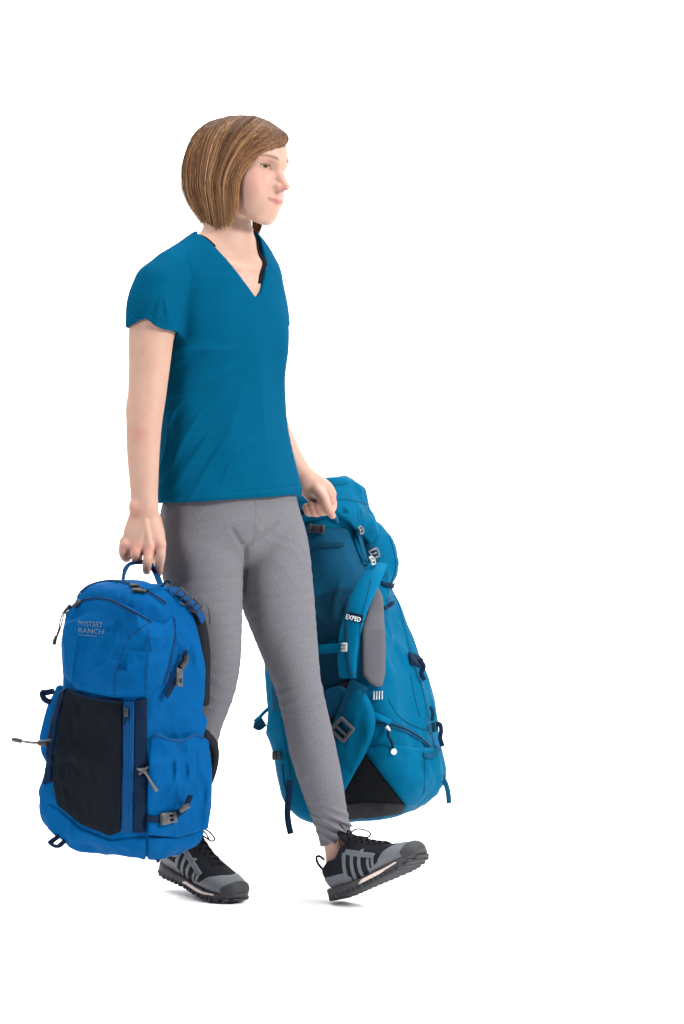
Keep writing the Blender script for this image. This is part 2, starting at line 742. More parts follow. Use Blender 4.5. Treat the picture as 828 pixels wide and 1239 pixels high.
# right arm hanging, left arm swung back behind the waist
R_ARM = [(192, 347, -.132, .048), (184, 398, -.142, .0475), (181, 440, -.15, .043), (178, 478, -.158, .0395), (174.5, 512, -.163, .037), (173.5, 550, -.166, .0335), (174.5, 590, -.17, .029), (175, 615, -.172, .027)]
L_ARM = [(314, 349, .132, .046), (319, 398, .152, .046), (314, 440, .165, .041), (318, 482, .17, .038), (336, 530, .15, .036), (356, 564, .135, .029), (370, 581, .13, .026)]
body.add(T_(R_ARM), .03)
body.add(T_(L_ARM), .03)
# collar bones
def TP(l, f, py):
    """a point of the torso: metres to her left, metres forward, height of a photograph row"""
    return at(273, py) * np.array([1, 0, 1]) + l * l_t + f * f_t


for sx in (-1, 1):
    body.add(Limb([(TP(sx * .012, .062, 325), .006), (TP(sx * .06, .056, 320), .0055), (TP(sx * .095, .036, 319), .004)]), .022)

# --- legs (the leggings follow them)
L_LEG = [(315, 624, .055, .082), (322, 660, .05, .090), (334, 715, .035, .081), (347, 770, .015, .0655), (355, 803, .0, .0550), (361.5, 830, -.005, .0480), (369, 862, -.005, .0470), (379, 905, -.005, .0480), (389, 945, -.006, .0445), (399, 985, -.008, .0370), (406, 1012, -.01, .0345)]
R_LEG = [(243, 628, -.045, .084), (243, 663, -.05, .090), (249, 720, -.06, .0785), (256, 775, -.065, .064), (258, 808, -.06, .0560), (253.5, 838, -.045, .0515), (241, 875, -.02, .0485), (232, 915, .015, .0455), (223, 960, .05, .042), (218, 1000, .075, .037), (216, 1022, .09, .036)]
body.add(T_([(*p[:3], p[3] - .008) for p in L_LEG]), .006)
body.add(T_([(*p[:3], p[3] - .008) for p in R_LEG]), .006)
body.add(T_([(404, 1000, -.01, .028), (407, 1022, -.012, .0255), (410, 1046, -.014, .027), (410, 1062, -.016, .027)]), .012)


# --- hands
def finger(model, pts, k=.004, kb=.007):
    model.add(T_(pts, n=4), kb)


hand = Model()
# right: back of the hand to the camera, fingers hooked through the grab loop
hand.add(T_([(175, 612, -.172, .027, .024), (174.5, 626, -.175, .032, .020), (174, 642, -.18, .041, .017), (174.5, 658, -.183, .044, .0155), (175, 664, -.18, .043, .014)], side=(1, .1, 0)), .01)
fr = Model()
fr.add(T_([(151, 655, -.182, .0105), (149, 667, -.190, .0092), (150.5, 674, -.178, .0082), (154, 676, -.157, .0074), (157, 669, -.150, .007)]), 0)
fr.add(T_([(166, 661, -.190, .0115), (164, 671, -.199, .0102), (164.5, 676.5, -.182, .0090), (167, 678, -.160, .008), (169, 670, -.152, .0075)]), .0012)
fr.add(T_([(181, 662, -.192, .0115), (178.5, 680, -.204, .0098), (177.5, 689, -.190, .009), (178, 690, -.166, .0083), (178.5, 680, -.155, .0078)]), .0015)
fr.add(T_([(194, 657, -.184, .0115), (195, 672, -.196, .0095), (193, 684, -.19, .0088), (192.5, 691, -.174, .008), (192, 694, -.160, .0072)]), .0015)
hand.add(fr, .006)
for kx, ky in ((152, 659), (166, 664), (181.5, 664), (194.5, 659)):
    hand.add(Ellipsoid(at(kx, ky, -.192), (.0095, .009, .009)), .007)
hand.add(T_([(186, 628, -.155, .016), (192, 648, -.14, .014), (192, 668, -.135, .0115), (184, 680, -.14, .0095), (177, 683, -.146, .008)]), .010)
for x0, x1 in ((176, 168), (176, 181)):                       # tendons
    hand.add(T_([(x0, 630, -.193, .002), (x1, 658, -.198, .003)]), .008)
body.add(hand, .008)
body.add(Ellipsoid(at(162, 613, -.187), (.009, .010, .011)), .012)
body.add(Ellipsoid(at(166, 494, -.150), (.014, .022, .020)), .022)

# left: fist round the handle, thumb and curled finger tips towards the camera
lh = Model()
lh.add(T_([(370, 581, .13, .026, .024), (378, 588, .13, .030, .022), (388, 597, .135, .032, .020), (394, 603, .14, .028, .018)], side=(.7, 0, .7)), .008)
fl = Model()
fl.add(T_([(396, 598, .145, .0115), (402, 606, .150, .0098), (402, 615, .140, .009), (396, 618, .118, .0082), (391, 612, .108, .0078)]), 0)
fl.add(T_([(390, 596, .15, .011), (396, 610, .155, .0098), (394, 618, .14, .009), (388, 619, .116, .0084), (384, 611, .104, .008)]), .0012)
fl.add(T_([(382, 594, .155, .011), (388, 612, .160, .0096), (386, 620, .145, .009), (380, 620, .118, .0084), (377, 611, .106, .008)]), .0012)
fl.add(T_([(374, 594, .155, .010), (379, 612, .160, .0088), (378, 620, .145, .0082), (373, 620, .118, .0078), (370.5, 613, .110, .0078)]), .0012)
lh.add(fl, .005)
lh.add(T_([(384, 594, .115, .016), (391, 602, .098, .0125), (395, 611, .092, .0105), (399, 619, .094, .0090), (402.5, 624, .096, .0072)]), .007)
lh.add(Ellipsoid(at(399, 598, .148), (.011, .012, .010)), .008)
body.add(lh, .008)


def cast(f, x, z, y0=.14):
    """where a line coming from in front of the face meets the skin"""
    P, D = hp(x, y0, z)[None], -MH[1]
    for _ in range(60):
        P = P + D * f(P)[:, None] * .7
    return P[0]


ml = [(-.0275, -.0645), (-.019, -.0662), (-.010, -.0674), (0, -.0680), (.010, -.0674), (.019, -.0662), (.0275, -.0645)]
mp = [cast(body, *q) for q in ml]
body.sub(Limb([(p - MH[1] * .0006, r) for p, r in zip(mp, (.0012, .0020, .0023, .0022, .0023, .0020, .0012))], n=3), .0012)


def skin_mask_lips(V):
    q = (V - HEAD_O) @ MH.T
    x, y, z = q.T
    t = np.clip(1 - np.abs(x) / .029, 0, 1) ** .5
    up = -.0668 + .0054 * t - .0020 * np.exp(-(x / .003) ** 2)
    dn = -.0670 - .0090 * t
    m = np.clip((up - z) / .0022 + .5, 0, 1) * np.clip((z - dn) / .0030 + .5, 0, 1) * (np.abs(x) < .029) * (y > .055)
    return m


def LIP_SHADE(V):  # shade painted along the crease between the lips
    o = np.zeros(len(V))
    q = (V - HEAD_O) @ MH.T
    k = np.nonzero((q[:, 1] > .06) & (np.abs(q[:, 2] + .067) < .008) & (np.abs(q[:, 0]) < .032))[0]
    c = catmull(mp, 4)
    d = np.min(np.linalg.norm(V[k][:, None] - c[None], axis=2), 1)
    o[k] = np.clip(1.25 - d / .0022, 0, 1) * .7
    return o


def skin_mask_brow_shade(V):
    q = (V - HEAD_O) @ MH.T
    x, y, z = q.T
    ax = np.abs(x)
    c = .0185 + .004 * np.sin(np.clip((ax - .012) / .04, 0, 1) * 2.4)
    wd = .0042 * np.clip((.053 - ax) / .02, .25, 1)
    m = np.clip(1.3 - np.abs(z - c) / wd, 0, 1) * np.clip((ax - .011) / .008, 0, 1) * (ax < .053) * (y > .04)
    # lash line on the lid margins, painted shade in the crease above
    e = (ax > .0225) & (ax < .0475) & (y > .066)
    lz = .0032 * np.sin(np.clip((ax - .0205) / .027, 0, 1) * math.pi) ** .6 + .001
    m2 = np.clip(1.4 - np.abs(z - lz - .0008) / .0025, 0, 1) * e
    m2 = np.maximum(m2, .45 * np.clip(1.2 - np.abs(z + lz * .75 + .001) / .0014, 0, 1) * e * (ax > .028))
    m2 = np.maximum(m2, .30 * np.clip(1.2 - np.abs(z - lz - .0070) / .0016, 0, 1) * e * (ax < .045))
    d = LIP_SHADE(V)
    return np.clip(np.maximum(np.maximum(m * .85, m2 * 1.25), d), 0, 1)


def skin_mask_flush(V):
    q = (V - HEAD_O) @ MH.T
    o = np.zeros(len(V))
    for c, r, a in (((.043, .06, -.038), .028, .55), ((-.043, .06, -.038), .030, .6), ((0, .104, -.036), .020, .9), ((-.07, .01, -.02), .04, .6), ((-.033, .078, .012), .014, .45), ((.033, .078, .012), .014, .45), ((-.033, .08, -.012), .012, .4), ((.02, .085, -.005), .012, .3), ((-.02, .085, -.005), .012, .3), ((0, .085, -.085), .016, .3)):
        o += a * np.exp(-((q - np.array(c)) ** 2).sum(1) / r ** 2)
    for px, py, d, r in ((152, 660, -.19, .014), (166, 665, -.2, .014), (181, 666, -.2, .014), (194, 661, -.19, .014), (193, 690, -.18, .014), (177, 690, -.2, .014), (401, 622, .095, .014), (400, 604, .14, .016), (168, 525, -.20, .014), (164, 677, -.19, .016), (150, 672, -.18, .012), (188, 640, -.16, .02), (394, 612, .1, .016), (384, 618, .11, .014), (164, 622, -.19, .014), (372, 618, .1, .012)):
        o += .95 * np.exp(-((V - at(px, py, d)) ** 2).sum(1) / r ** 2)
    o += np.clip(noise(V, 26, 3) * .18 + noise(V, 60, 5) * .10, 0, 1)
    return np.clip(o, 0, 1)


def add_skin_masks(m):
    nt = m.node_tree
    N, L = nt.nodes, nt.links
    b = N['Principled BSDF']
    src = b.inputs['Base Color'].links[0].from_socket
    for an, colr, amt in (('flush', (.36, .135, .105), .60), ('lips', (.29, .092, .085), .85), ('brow_shade', (.065, .034, .022), .88)):  # last mask: brow and lash hair plus painted crease shade
        a = N.new('ShaderNodeAttribute')
        a.attribute_name = an
        k = N.new('ShaderNodeMath')
        k.operation = 'MULTIPLY'
        k.inputs[1].default_value = amt
        L.new(a.outputs['Fac'], k.inputs[0])
        x = N.new('ShaderNodeMix')
        x.data_type = 'RGBA'
        L.new(k.outputs[0], x.inputs[0])
        L.new(src, x.inputs[6])
        x.inputs[7].default_value = (*colr, 1)
        src = x.outputs[2]
    L.new(src, b.inputs['Base Color'])


add_skin_masks(M_SKIN)
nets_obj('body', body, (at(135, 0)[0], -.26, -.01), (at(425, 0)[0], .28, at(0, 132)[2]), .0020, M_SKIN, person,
         {'lips': skin_mask_lips, 'brow_shade': skin_mask_brow_shade, 'flush': skin_mask_flush})

# ------------------------------------------------------------------ T-shirt
shirt = Model()
SH = [(275, 312, .0, .088, .060), (274, 333, 0, .142, .078), (271, 372, 0, .156, .101), (269.5, 415, 0, .148, .105), (271, 470, 0, .147, .107), (272, 520, 0, .153, .111), (275, 565, 0, .165, .118), (278, 600, 0, .174, .124), (279, 625, 0, .178, .127)]
shirt.add(T_(SH), 0)
for s in (-1, 1):
    shirt.add(Ellipsoid(at(272, 412) + s * .050 * l_t + .032 * f_t, (.060, .050, .062), np.array([l_t, f_t, UP])), .06)
shirt.add(T_([(262, 286, -.015, .031), (238, 302, -.06, .034), (208, 325, -.115, .040)]), .03)
shirt.add(T_([(290, 288, .03, .031), (302, 302, .07, .035), (315, 327, .115, .041)]), .03)
slR = Model().add(T_([(193, 347, -.132, .054), (187, 370, -.138, .0575), (184.5, 400, -.143, .0565), (183, 430, -.148, .0560)]))


def sleeve_hem(P, c=None, R=None):
    x = P[..., 0]
    x0 = at(176, 390, -.17)[0]
    rise = .017 * np.exp(-((x - x0) / .028) ** 2) * np.clip((-.09 - P[..., 1]) / .04, 0, 1) + .0015 * np.sin(x * 120)
    return at(184, 400, -.142)[2] - .06 * (x - x0) + rise - P[..., 2]


slR.cut(sleeve_hem, .003)
slL = Model().add(T_([(314, 348, .130, .053), (318.5, 372, .142, .0555), (320.5, 400, .152, .0565), (316, 430, .155, .057)]))
slL.cut(Plane(at(318, 391, .148), (-.15, .1, -1)), .003)
shirt.add(slR, .022)
shirt.add(slL, .022)


def fold(model, pts, r=.004, k=.014, mode='a'):
    (model.add if mode == 'a' else model.sub)(T_(pts, n=3), k)


def shirt_disp(P):
    z = P[..., 2]
    q = P @ np.array([l_t, f_t, UP]).T
    l, f = q[..., 0] - (C_S @ l_t), q[..., 1] - (C_S @ f_t)
    low = np.clip((1.34 - z) / .25, 0, 1)
    warp = noise(P, 5, 2)
    # soft drapes falling from the bust, tight creases along the near side and the small of the back
    ph = l * 40 + (z - 1.2) * 6 + warp * 3.4
    d = np.sin(ph) * (.0022 + .0018 * noise(P, 6, 5)) * low
    d = d + noise(P, (15, 15, 7), 9) * .0022
    side = np.clip((-l - .01) / .10, 0, 1)
    r = 1 - np.abs(np.sin(z * 44 - (l + f) * 40 + noise(P, 7, 4) * 4.2))
    d = d - r ** 2.2 * .0085 * side * np.clip(1.2 - np.abs(z - .99) / .20, 0, 1) * np.clip(.75 + noise(P, 14, 7) * 1.2, .15, 1)
    # drapes running from the bust down to the near side of the waist
    u = np.array(at(306, 418, -.05))
    dx, dz = (P - u) @ l_t, z - u[2]
    an = np.arctan2(dz, dx)
    rr = np.sqrt(dx * dx + dz * dz)
    g = np.abs(np.sin(an * 6.5 + noise(P, 5, 12) * .9 + .4))
    d = d - (1 - g) ** 1.4 * .0085 * np.clip((rr - .04) / .08, 0, 1) * np.exp(-((rr - .17) / .11) ** 2) * np.clip((f + .05) / .05, 0, 1) * ((an < -1.35) | (an > 3.0)) * np.clip((dx * -1 + .02) / .05, 0, 1)
    t = np.array(at(206, 345, -.13))
    for vx, vz, am, wd in ((-.66, -.75, .0042, .008), (-.36, -.93, .0050, .007), (-.05, -1, .006, .006)):
        ax = (P[..., 0] - t[0]) * vx + (z - t[2]) * vz
        ac = (P[..., 0] - t[0]) * -vz + (z - t[2]) * vx + .004 * np.sin(ax * 60)
        d = d - am * np.exp(-(ac / wd) ** 2) * np.exp(-((ax - .045) / .032) ** 2) * np.clip((-.03 - P[..., 1]) / .03, 0, 1)
    hem = -.0018 * np.exp(-((z - at(0, 596)[2] - .07 * (P[..., 0] + .2)) / .004) ** 2)
    return d + hem


C_S = at(273, 460)
shirt.disp(shirt_disp)
shirt.cut(Plane(at(200, 608, -.06), (.055, 0, -1)), .003)
shirt.sub(T_([(279, 640, 0, .156, .106), (278, 610, 0, .154, .104), (277, 600, 0, .14, .09)]), .003)
shirt.sub(T_([(185, 378, -.142, .050), (182, 430, -.148, .0545)]), .003)
shirt.sub(T_([(319.5, 385, .150, .0505), (316, 430, .155, .0515)]), .003)

Z_V, Z_N = at(0, 361.5)[2], at(0, 298)[2]
C_T = at(273, 330)


class Neck:
    def __init__(s, grow=0.0):
        s.g = grow

    def __call__(s, P, c=None, R=None):
        q = P - C_T
        l, f, z = q @ l_t, q @ f_t, P[..., 2]
        t = np.clip((z - Z_V) / (Z_N - Z_V), -.5, 1.6)
        wd = np.where(l < 0, .076 * np.sign(t) * np.abs(t) ** .88, .070 * np.sign(t) * np.abs(t) ** .62)
        front = np.maximum((np.abs(l) - wd) * .62, -(f + .0))
        back = np.maximum(np.maximum(np.abs(l) - .078, (at(0, 300)[2] - z)), f - .02)
        return np.minimum(front, back) - s.g


shirt.sub(Neck(), .002)
sho = nets_obj('shirt', shirt, (at(140, 0)[0], -.24, at(0, 622)[2]), (at(372, 0)[0], .24, at(0, 270)[2]), .0026, M_SHIRT, person)
for pts in ([(226, 306), (231, 322), (233, 340), (229, 360), (221, 380), (216, 398)], [(196, 601), (220, 600), (250, 598), (280, 595), (310, 592), (335, 589), (356, 586)], [(168, 377), (176, 374), (184, 378), (194, 386), (205, 394)]):
    P, N = hit(shirt, catmull(np.array(pts, float), 12))
    MB().tube(P - N * .0004, .0012, k=5, n=1).build('seam', M_SHIRT, sho)


# ------------------------------------------------------------------ leggings
leg = Model()
lL = Model().add(T_(L_LEG + [(409, 1022, -.012, .037)]))
lR = Model().add(T_(R_LEG))
lL.cut(Plane(at(407, 1015, -.01), (.44, -.1, -.85)), .003)
lR.cut(Plane(at(232, 912, .02), (-.2, .15, -1)), .003)
leg.add(lL, 0)
leg.add(lR, .003)
leg.add(T_([(276, 585, 0, .148, .104), (277, 600, 0, .153, .108), (280, 622, 0, .158, .112), (282, 632, 0, .13, .095)]), .014)
# glutes
leg.add(Ellipsoid(at(277, 634) - .040 * f_t, (.125, .080, .085), np.array([l_t, f_t, UP])), .03)


def leg_disp(P):
    z = P[..., 2]
    d = noise(P, 9, 1) * .0018
    # cloth gathered above the hems, creases at the knees
    for c, wd, am, fr, sl in ((at(404, 1000), .034, .0125, 370, .42), (at(362, 838), .042, .0060, 230, -.35), (at(376, 920), .05, .0030, 150, -.5), (at(248, 815), .05, .0036, 210, .5), (at(242, 893), .022, .004, 300, .3), (at(330, 660), .05, .0022, 150, .8)):
        x = P[..., 0] - c[0]
        zz = z - c[2] + sl * x
        near = np.exp(-(zz / wd) ** 2) * np.exp(-(x / .09) ** 2)
        rg = 1 - np.abs(np.sin(zz * fr * .5 + noise(P, 13, 3) * 2.6))
        d = d - near * am * (rg ** 1.25) * np.clip(.75 + noise(P, (22, 22, 10), 8) * 1.1, .4, 1.1)
    return d


leg.disp(leg_disp)
# crotch creases
for pts in (((296, 664, -.11), (289, 654, -.13), (282, 642, -.14)), ((298, 660, -.11), (312, 651, -.11), (336, 633, -.08)), ((297, 665, 0), (296.5, 690, 0), (295, 712, 0))):
    P = [hit(leg, [(p[0], p[1])])[0][0] for p in pts]
    rr = .0026 if len(pts) == 3 else .0010
    leg.sub(Limb([(q, rr) for q in P], n=3), .009 if len(pts) == 3 else .004)
lgo = nets_obj('leggings', leg, (at(170, 0)[0], -.24, at(0, 1045)[2]), (at(440, 0)[0], .24, at(0, 575)[2]), .0026, M_LEG, person)
P, N = hit(leg, catmull(np.array([(299, 700), (313, 745), (329, 828), (346, 882), (356, 940), (380, 990)], float), 12))
MB().tube(P, .0011, k=5, n=1).build('inseam', M_LEG, lgo)
P, N = hit(leg, catmull(np.array([(306, 660), (309, 640), (310, 620), (309, 603)], float), 8))
MB().tube(P - N * .0003, .0011, k=5, n=1).build('front_seam', M_LEG, lgo)



# ------------------------------------------------------------------ eyes
def eye_mat():
    m = mat('eyeball', (.15, .12, .11), rough=.35, spec=.05)
    nt = m.node_tree
    N, L = nt.nodes, nt.links
    a = N.new('ShaderNodeAttribute')
    a.attribute_name = 'iris'
    r = N.new('ShaderNodeValToRGB')
    r.color_ramp.elements[1].color = (.003, .003, .003, 1)
    r.color_ramp.elements[0].position = 0
    r.color_ramp.elements[0].color = (.26, .22, .20, 1)  # eye white darkened to stand in for shade from the lids
    for p, c in ((.48, (.26, .22, .20, 1)), (.53, (.03, .025, .02, 1)), (.62, (.03, .018, .010, 1)), (.80, (.025, .015, .008, 1)), (.84, (.004, .004, .004, 1))):
        e = r.color_ramp.elements.new(p)
        e.color = c
    L.new(a.outputs['Fac'], r.inputs['Fac'])
    L.new(r.outputs['Color'], N['Principled BSDF'].inputs['Base Color'])
    return m


M_EYE = eye_mat()
gaze = nrm(f_n - .22 * l_n)
for sx in (-1, 1):
    c = hp(sx * .033, .0665, 0)
    b = MB().ball(c, .0126, seg=32)
    o = b.build('eye', M_EYE, person)
    v = (b.v[0] - c) / .0126
    an = o.data.attributes.new('iris', 'FLOAT', 'POINT')
    ang = np.arccos(np.clip(v @ gaze, -1, 1))
    an.data.foreach_set('value', np.clip(1 - ang / 1.20, 0, 1).astype(np.float32))

# ------------------------------------------------------------------ hair: a side parted bob
def hair_mat():
    m = mat('hair', (.2, .12, .07), rough=.5, spec=.07)
    nt = m.node_tree
    N, L = nt.nodes, nt.links
    a = N.new('ShaderNodeAttribute')
    a.attribute_name = 'tone'
    r = N.new('ShaderNodeValToRGB')
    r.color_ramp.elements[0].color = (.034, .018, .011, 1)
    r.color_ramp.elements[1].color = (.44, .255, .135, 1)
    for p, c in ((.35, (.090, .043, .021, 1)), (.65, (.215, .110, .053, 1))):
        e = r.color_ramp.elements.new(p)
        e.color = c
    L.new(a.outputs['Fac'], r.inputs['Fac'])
    L.new(r.outputs['Color'], N['Principled BSDF'].inputs['Base Color'])
    return m


M_HAIR = hair_mat()
GUIDES = np.array([
    [(.042, .045, .088), (.040, .084, .066), (.014, .096, .044), (-.030, .086, .031), (-.066, .058, .004), (-.079, .037, -.035), (-.075, .031, -.092)],
    [(.036, .030, .098), (.012, .070, .086), (-.020, .080, .062), (-.052, .062, .036), (-.077, .040, .000), (-.084, .022, -.045), (-.077, .020, -.122)],
    [(.030, .000, .108), (-.006, .030, .108), (-.045, .030, .090), (-.075, .018, .052), (-.088, .004, .002), (-.090, -.008, -.050), (-.076, -.006, -.134)],
    [(.020, -.035, .112), (-.015, -.030, .108), (-.052, -.034, .088), (-.080, -.038, .045), (-.091, -.042, -.005), (-.086, -.046, -.055), (-.060, -.040, -.138)],
    [(.010, -.060, .108), (-.015, -.083, .098), (-.042, -.102, .070), (-.060, -.112, .028), (-.067, -.115, -.015), (-.065, -.108, -.062), (-.046, -.076, -.120)],
    [(.010, -.062, .108), (.004, -.094, .092), (.000, -.116, .062), (.000, -.125, .022), (.000, -.127, -.020), (.000, -.117, -.064), (.000, -.082, -.108)],
    [(.012, -.060, .108), (.030, -.085, .095), (.050, -.102, .066), (.062, -.110, .026), (.068, -.110, -.015), (.064, -.102, -.060), (.046, -.074, -.112)],
    [(.020, -.035, .112), (.048, -.034, .100), (.070, -.034, .074), (.083, -.034, .036), (.090, -.034, -.010), (.084, -.034, -.060), (.064, -.030, -.126)],
    [(.034, .000, .108), (.056, .006, .096), (.074, .010, .070), (.085, .012, .032), (.088, .012, -.012), (.078, .000, -.070), (.059, -.010, -.160)],
    [(.042, .042, .088), (.054, .052, .074), (.066, .054, .050), (.074, .050, .020), (.078, .042, -.020), (.076, .030, -.055), (.070, .018, -.088)],
])


def hair():
    n, m = 12500, 12
    u = np.where(RNG.random(n) < .80, RNG.random(n) ** 1.15 * 5.0, np.where(RNG.random(n) < .4, 7.5 + RNG.random(n) * .65, RNG.random(n) * 9))
    clump = RNG.normal(0, 1, 260)
    ci = (u / 9 * 259).astype(int)
    u = np.clip(u + .05 * np.sin(u * 40) , 0, 9)
    i = np.minimum(u.astype(int), 8)
    t = (u - i)[:, None, None]
    G = GUIDES[i] * (1 - t) + GUIDES[i + 1] * t
    # resample along, from a random start (shorter strands sit deeper)
    start = np.where((RNG.random(n) < .45) | (u < 1.15), 0, RNG.random(n) ** 1.4 * .5)
    cuts = np.sort(RNG.random(84) * 9)
    lock = np.searchsorted(cuts, u)
    end = 1 - RNG.random(n) ** 1.9 * .22 + clump[ci] * .022 + RNG.normal(0, .035, 90)[lock]
    s = start[:, None] + (end - start)[:, None] * np.linspace(0, 1, m)[None]
    s = np.clip(s, 0, 1.05) * 6
    k = np.clip(s.astype(int), 0, 5)
    f = (s - k)[..., None]
    ar = np.arange(n)[:, None]
    p0 = G[ar, np.maximum(k - 1, 0)]
    p1, p2 = G[ar, k], G[ar, k + 1]
    p3 = G[ar, np.minimum(k + 2, 6)]
    P = .5 * (2 * p1 + (p2 - p0) * f + (2 * p0 - 5 * p1 + 4 * p2 - p3) * f ** 2 + (3 * p1 - p0 - 3 * p2 + p3) * f ** 3)
    C = np.array([0, -.02, 0])
    depth = 1 - (RNG.random(n) ** 1.5) * np.where(u < 1.2, .045, .085) - .05 * (start > 0)
    depth = depth * (1 + .006 * clump[ci])
    w_ = np.linspace(0, 1, m)[None, :, None]
    off = (P - C)
    P = C + off * np.concatenate([depth[:, None, None]] * 3, 2) ** np.clip(1.2 - w_ * .5, 0, 2)
    # keep clear of the skull
    q = P - np.array([0, -.014, .028])
    e = np.sqrt((q / np.array([.0765, .0965, .0785])) ** 2 @ np.ones(3))[..., None]
    P = np.where((e < 1) & (P[..., 2:] > -.03), np.array([0, -.014, .028]) + q / np.maximum(e, .3), P)
    c2 = np.array([0, .036, .034])
    q = P - c2
    e = np.sqrt((q / np.array([.0625, .0575, .059])) ** 2 @ np.ones(3))[..., None]
    P = np.where((e < 1) & (P[..., 2:] > .005), c2 + q / np.maximum(e, .3), P)
    P += RNG.normal(0, .0019, (n, 1, 3)) * w_ ** 2 * 2.4
    P += np.where(RNG.random((n, 1, 1)) < .025, RNG.normal(0, .007, (n, 1, 3)) * w_ ** 2, 0)
    # waves, and a slight gathering of tips
    ph = RNG.random((n, 1, 1)) * .8 + clump[ci][:, None, None] * 2
    P += np.sin(w_ * 7 + ph) * RNG.normal(0, 1, (n, 1, 3)) * .0011 * w_
    key = lock
    tipmean = np.zeros_like(P[:, -1])
    for kk in np.unique(key):
        g = key == kk
        tipmean[g] = P[g, -1].mean(0)
    P[:, :, :2] += ((tipmean - P[:, -1])[:, None, :] * .48 * w_ ** 3)[..., :2]
    W = HEAD_O + P @ MH0
    T = np.gradient(W, axis=1)
    T /= np.linalg.norm(T, axis=2)[..., None] + 1e-9
    O = W - (HEAD_O + C @ MH0)
    O -= T * (O * T).sum(2)[..., None]
    O /= np.linalg.norm(O, axis=2)[..., None] + 1e-9
    B = np.cross(T, O)
    r = .00076 * np.clip(1.25 - np.linspace(0, 1, m) ** 4 * 1.1, .1, 1)[None, :, None] * (.6 + .7 * RNG.random((n, 1, 1)))
    V = np.stack([W + B * r, W + O * r * .6, W - B * r], 2)           # n, m, 3, 3
    V = V.reshape(-1, 3)
    b = (np.arange(n)[:, None] * m + np.arange(m - 1)[None]) * 3
    F = np.concatenate([np.stack([b + j, b + (j + 1) % 3, b + 3 + (j + 1) % 3, b + 3 + j], -1).reshape(-1, 4) for j in range(2)])
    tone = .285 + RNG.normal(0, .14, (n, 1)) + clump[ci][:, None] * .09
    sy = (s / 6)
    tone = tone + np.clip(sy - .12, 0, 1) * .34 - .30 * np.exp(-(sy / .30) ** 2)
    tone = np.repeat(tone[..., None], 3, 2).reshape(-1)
    me = mesh_from('hair', V, F)
    a = me.attributes.new('tone', 'FLOAT', 'POINT')
    a.data.foreach_set('value', np.clip(tone, 0, 1).astype(np.float32))
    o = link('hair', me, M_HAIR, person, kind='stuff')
    cap = Model()
    h0 = lambda x, y, z: HEAD_O + np.array([x, y, z]) @ MH0
    cap.add(Ellipsoid(h0(0, -.016, .028), (.0775, .0985, .0785), MH0))
    cap.add(Ellipsoid(h0(0, -.045, -.030), (.078, .078, .078), MH0), .03)
    cap.cut(Plane(h0(0, .030, 0), f_h * 1 - UP * .62), .012)
    cap.cut(Plane(h0(0, 0, -.085), -UP + .3 * f_h), .012)
    nets_obj('scalp_hair', cap, HEAD_O - .16, HEAD_O + .16, .004, M_HAIR, person, {'tone': lambda V: np.full(len(V), .18)})


hair()

# black strap of an under-top at the neckline
M_BLACK = mat('black_knit', (.006, .006, .008), rough=.9, spec=.05, bump=.2, bscale=800)
under = Model().add(Off(body, .0025)).cut(Neck(.004)).sub(Neck(-.0070)).cut(Plane(at(0, 344), -UP)).cut(Plane(at(0, 286), UP))
under.cut(Plane(C_T + .0 * f_t, -f_t))
under.sub(Model().add(Plane(C_T, l_t)).cut(Plane(at(0, 301), UP)))
nets_obj('undertop_strap', under, (at(215, 0)[0], -.15, at(0, 365)[2]), (at(345, 0)[0], .15, at(0, 280)[2]), .0025, M_BLACK, person)

# ------------------------------------------------------------------ shoes (built in their own frame: x forward, y left, z up)
M_SH_BLACK = mat('shoe_mesh', (.010, .011, .014), rough=.85, spec=.05, bump=.5, bscale=700)
M_SH_GREY = mat('shoe_overlay', (0.0861, 0.09184, 0.1025), rough=.6, spec=.25, bump=.1, bscale=500, noise_amt=.1, nscale=90)
M_RUBBER = mat('shoe_rubber', (.022, .023, .026), rough=.7, spec=.3, bump=.2, bscale=200, noise_amt=.2, nscale=80)
M_MID = mat('shoe_midsole', (0.0369, 0.0369, 0.041), rough=.7, spec=.2, bump=.2, bscale=300)
M_FOAM = mat('shoe_foam', (0.5084, 0.4264, 0.3854), rough=.7, spec=.2, bump=.3, bscale=400, noise_amt=.12, nscale=140)

up = Model()
X_, Y_, Z_ = np.eye(3)
LL = lambda nodes, **k: Limb([((p[0], p[1], p[2]), *p[3:]) for p in nodes], side=Y_, **k)
up.add(LL([(.036, 0, .058, .031, .046), (.065, 0, .062, .031, .050), (.105, 0, .056, .034, .045), (.145, 0, .046, .040, .036), (.185, .001, .039, .0445, .028), (.222, .003, .034, .041, .023), (.248, .005, .031, .030, .018)]))
up.add(LL([(.048, 0, .075, .029, .029), (.050, 0, .104, .031, .031)]), .02)
up.add(LL([(.072, 0, .085, .027, .02), (.082, 0, .100, .025, .016)]), .02)
up.cut(Plane((0, 0, .014), (0, 0, -1)), .004)
up.cut(Plane((.05, 0, .082), (-.38, 0, 1)), .004)
up.sub(Ellipsoid((.060, 0, .100), (.026, .06, .026)), .004)
up.sub(LL([(.052, 0, .060, .027, .032), (.050, 0, .13, .029, .034)]), .004)
tongue = Model().add(LL([(.125, 0, .088, .020, .006), (.105, 0, .098, .021, .0075), (.092, 0, .112, .021, .008), (.086, 0, .126, .019, .007)]))


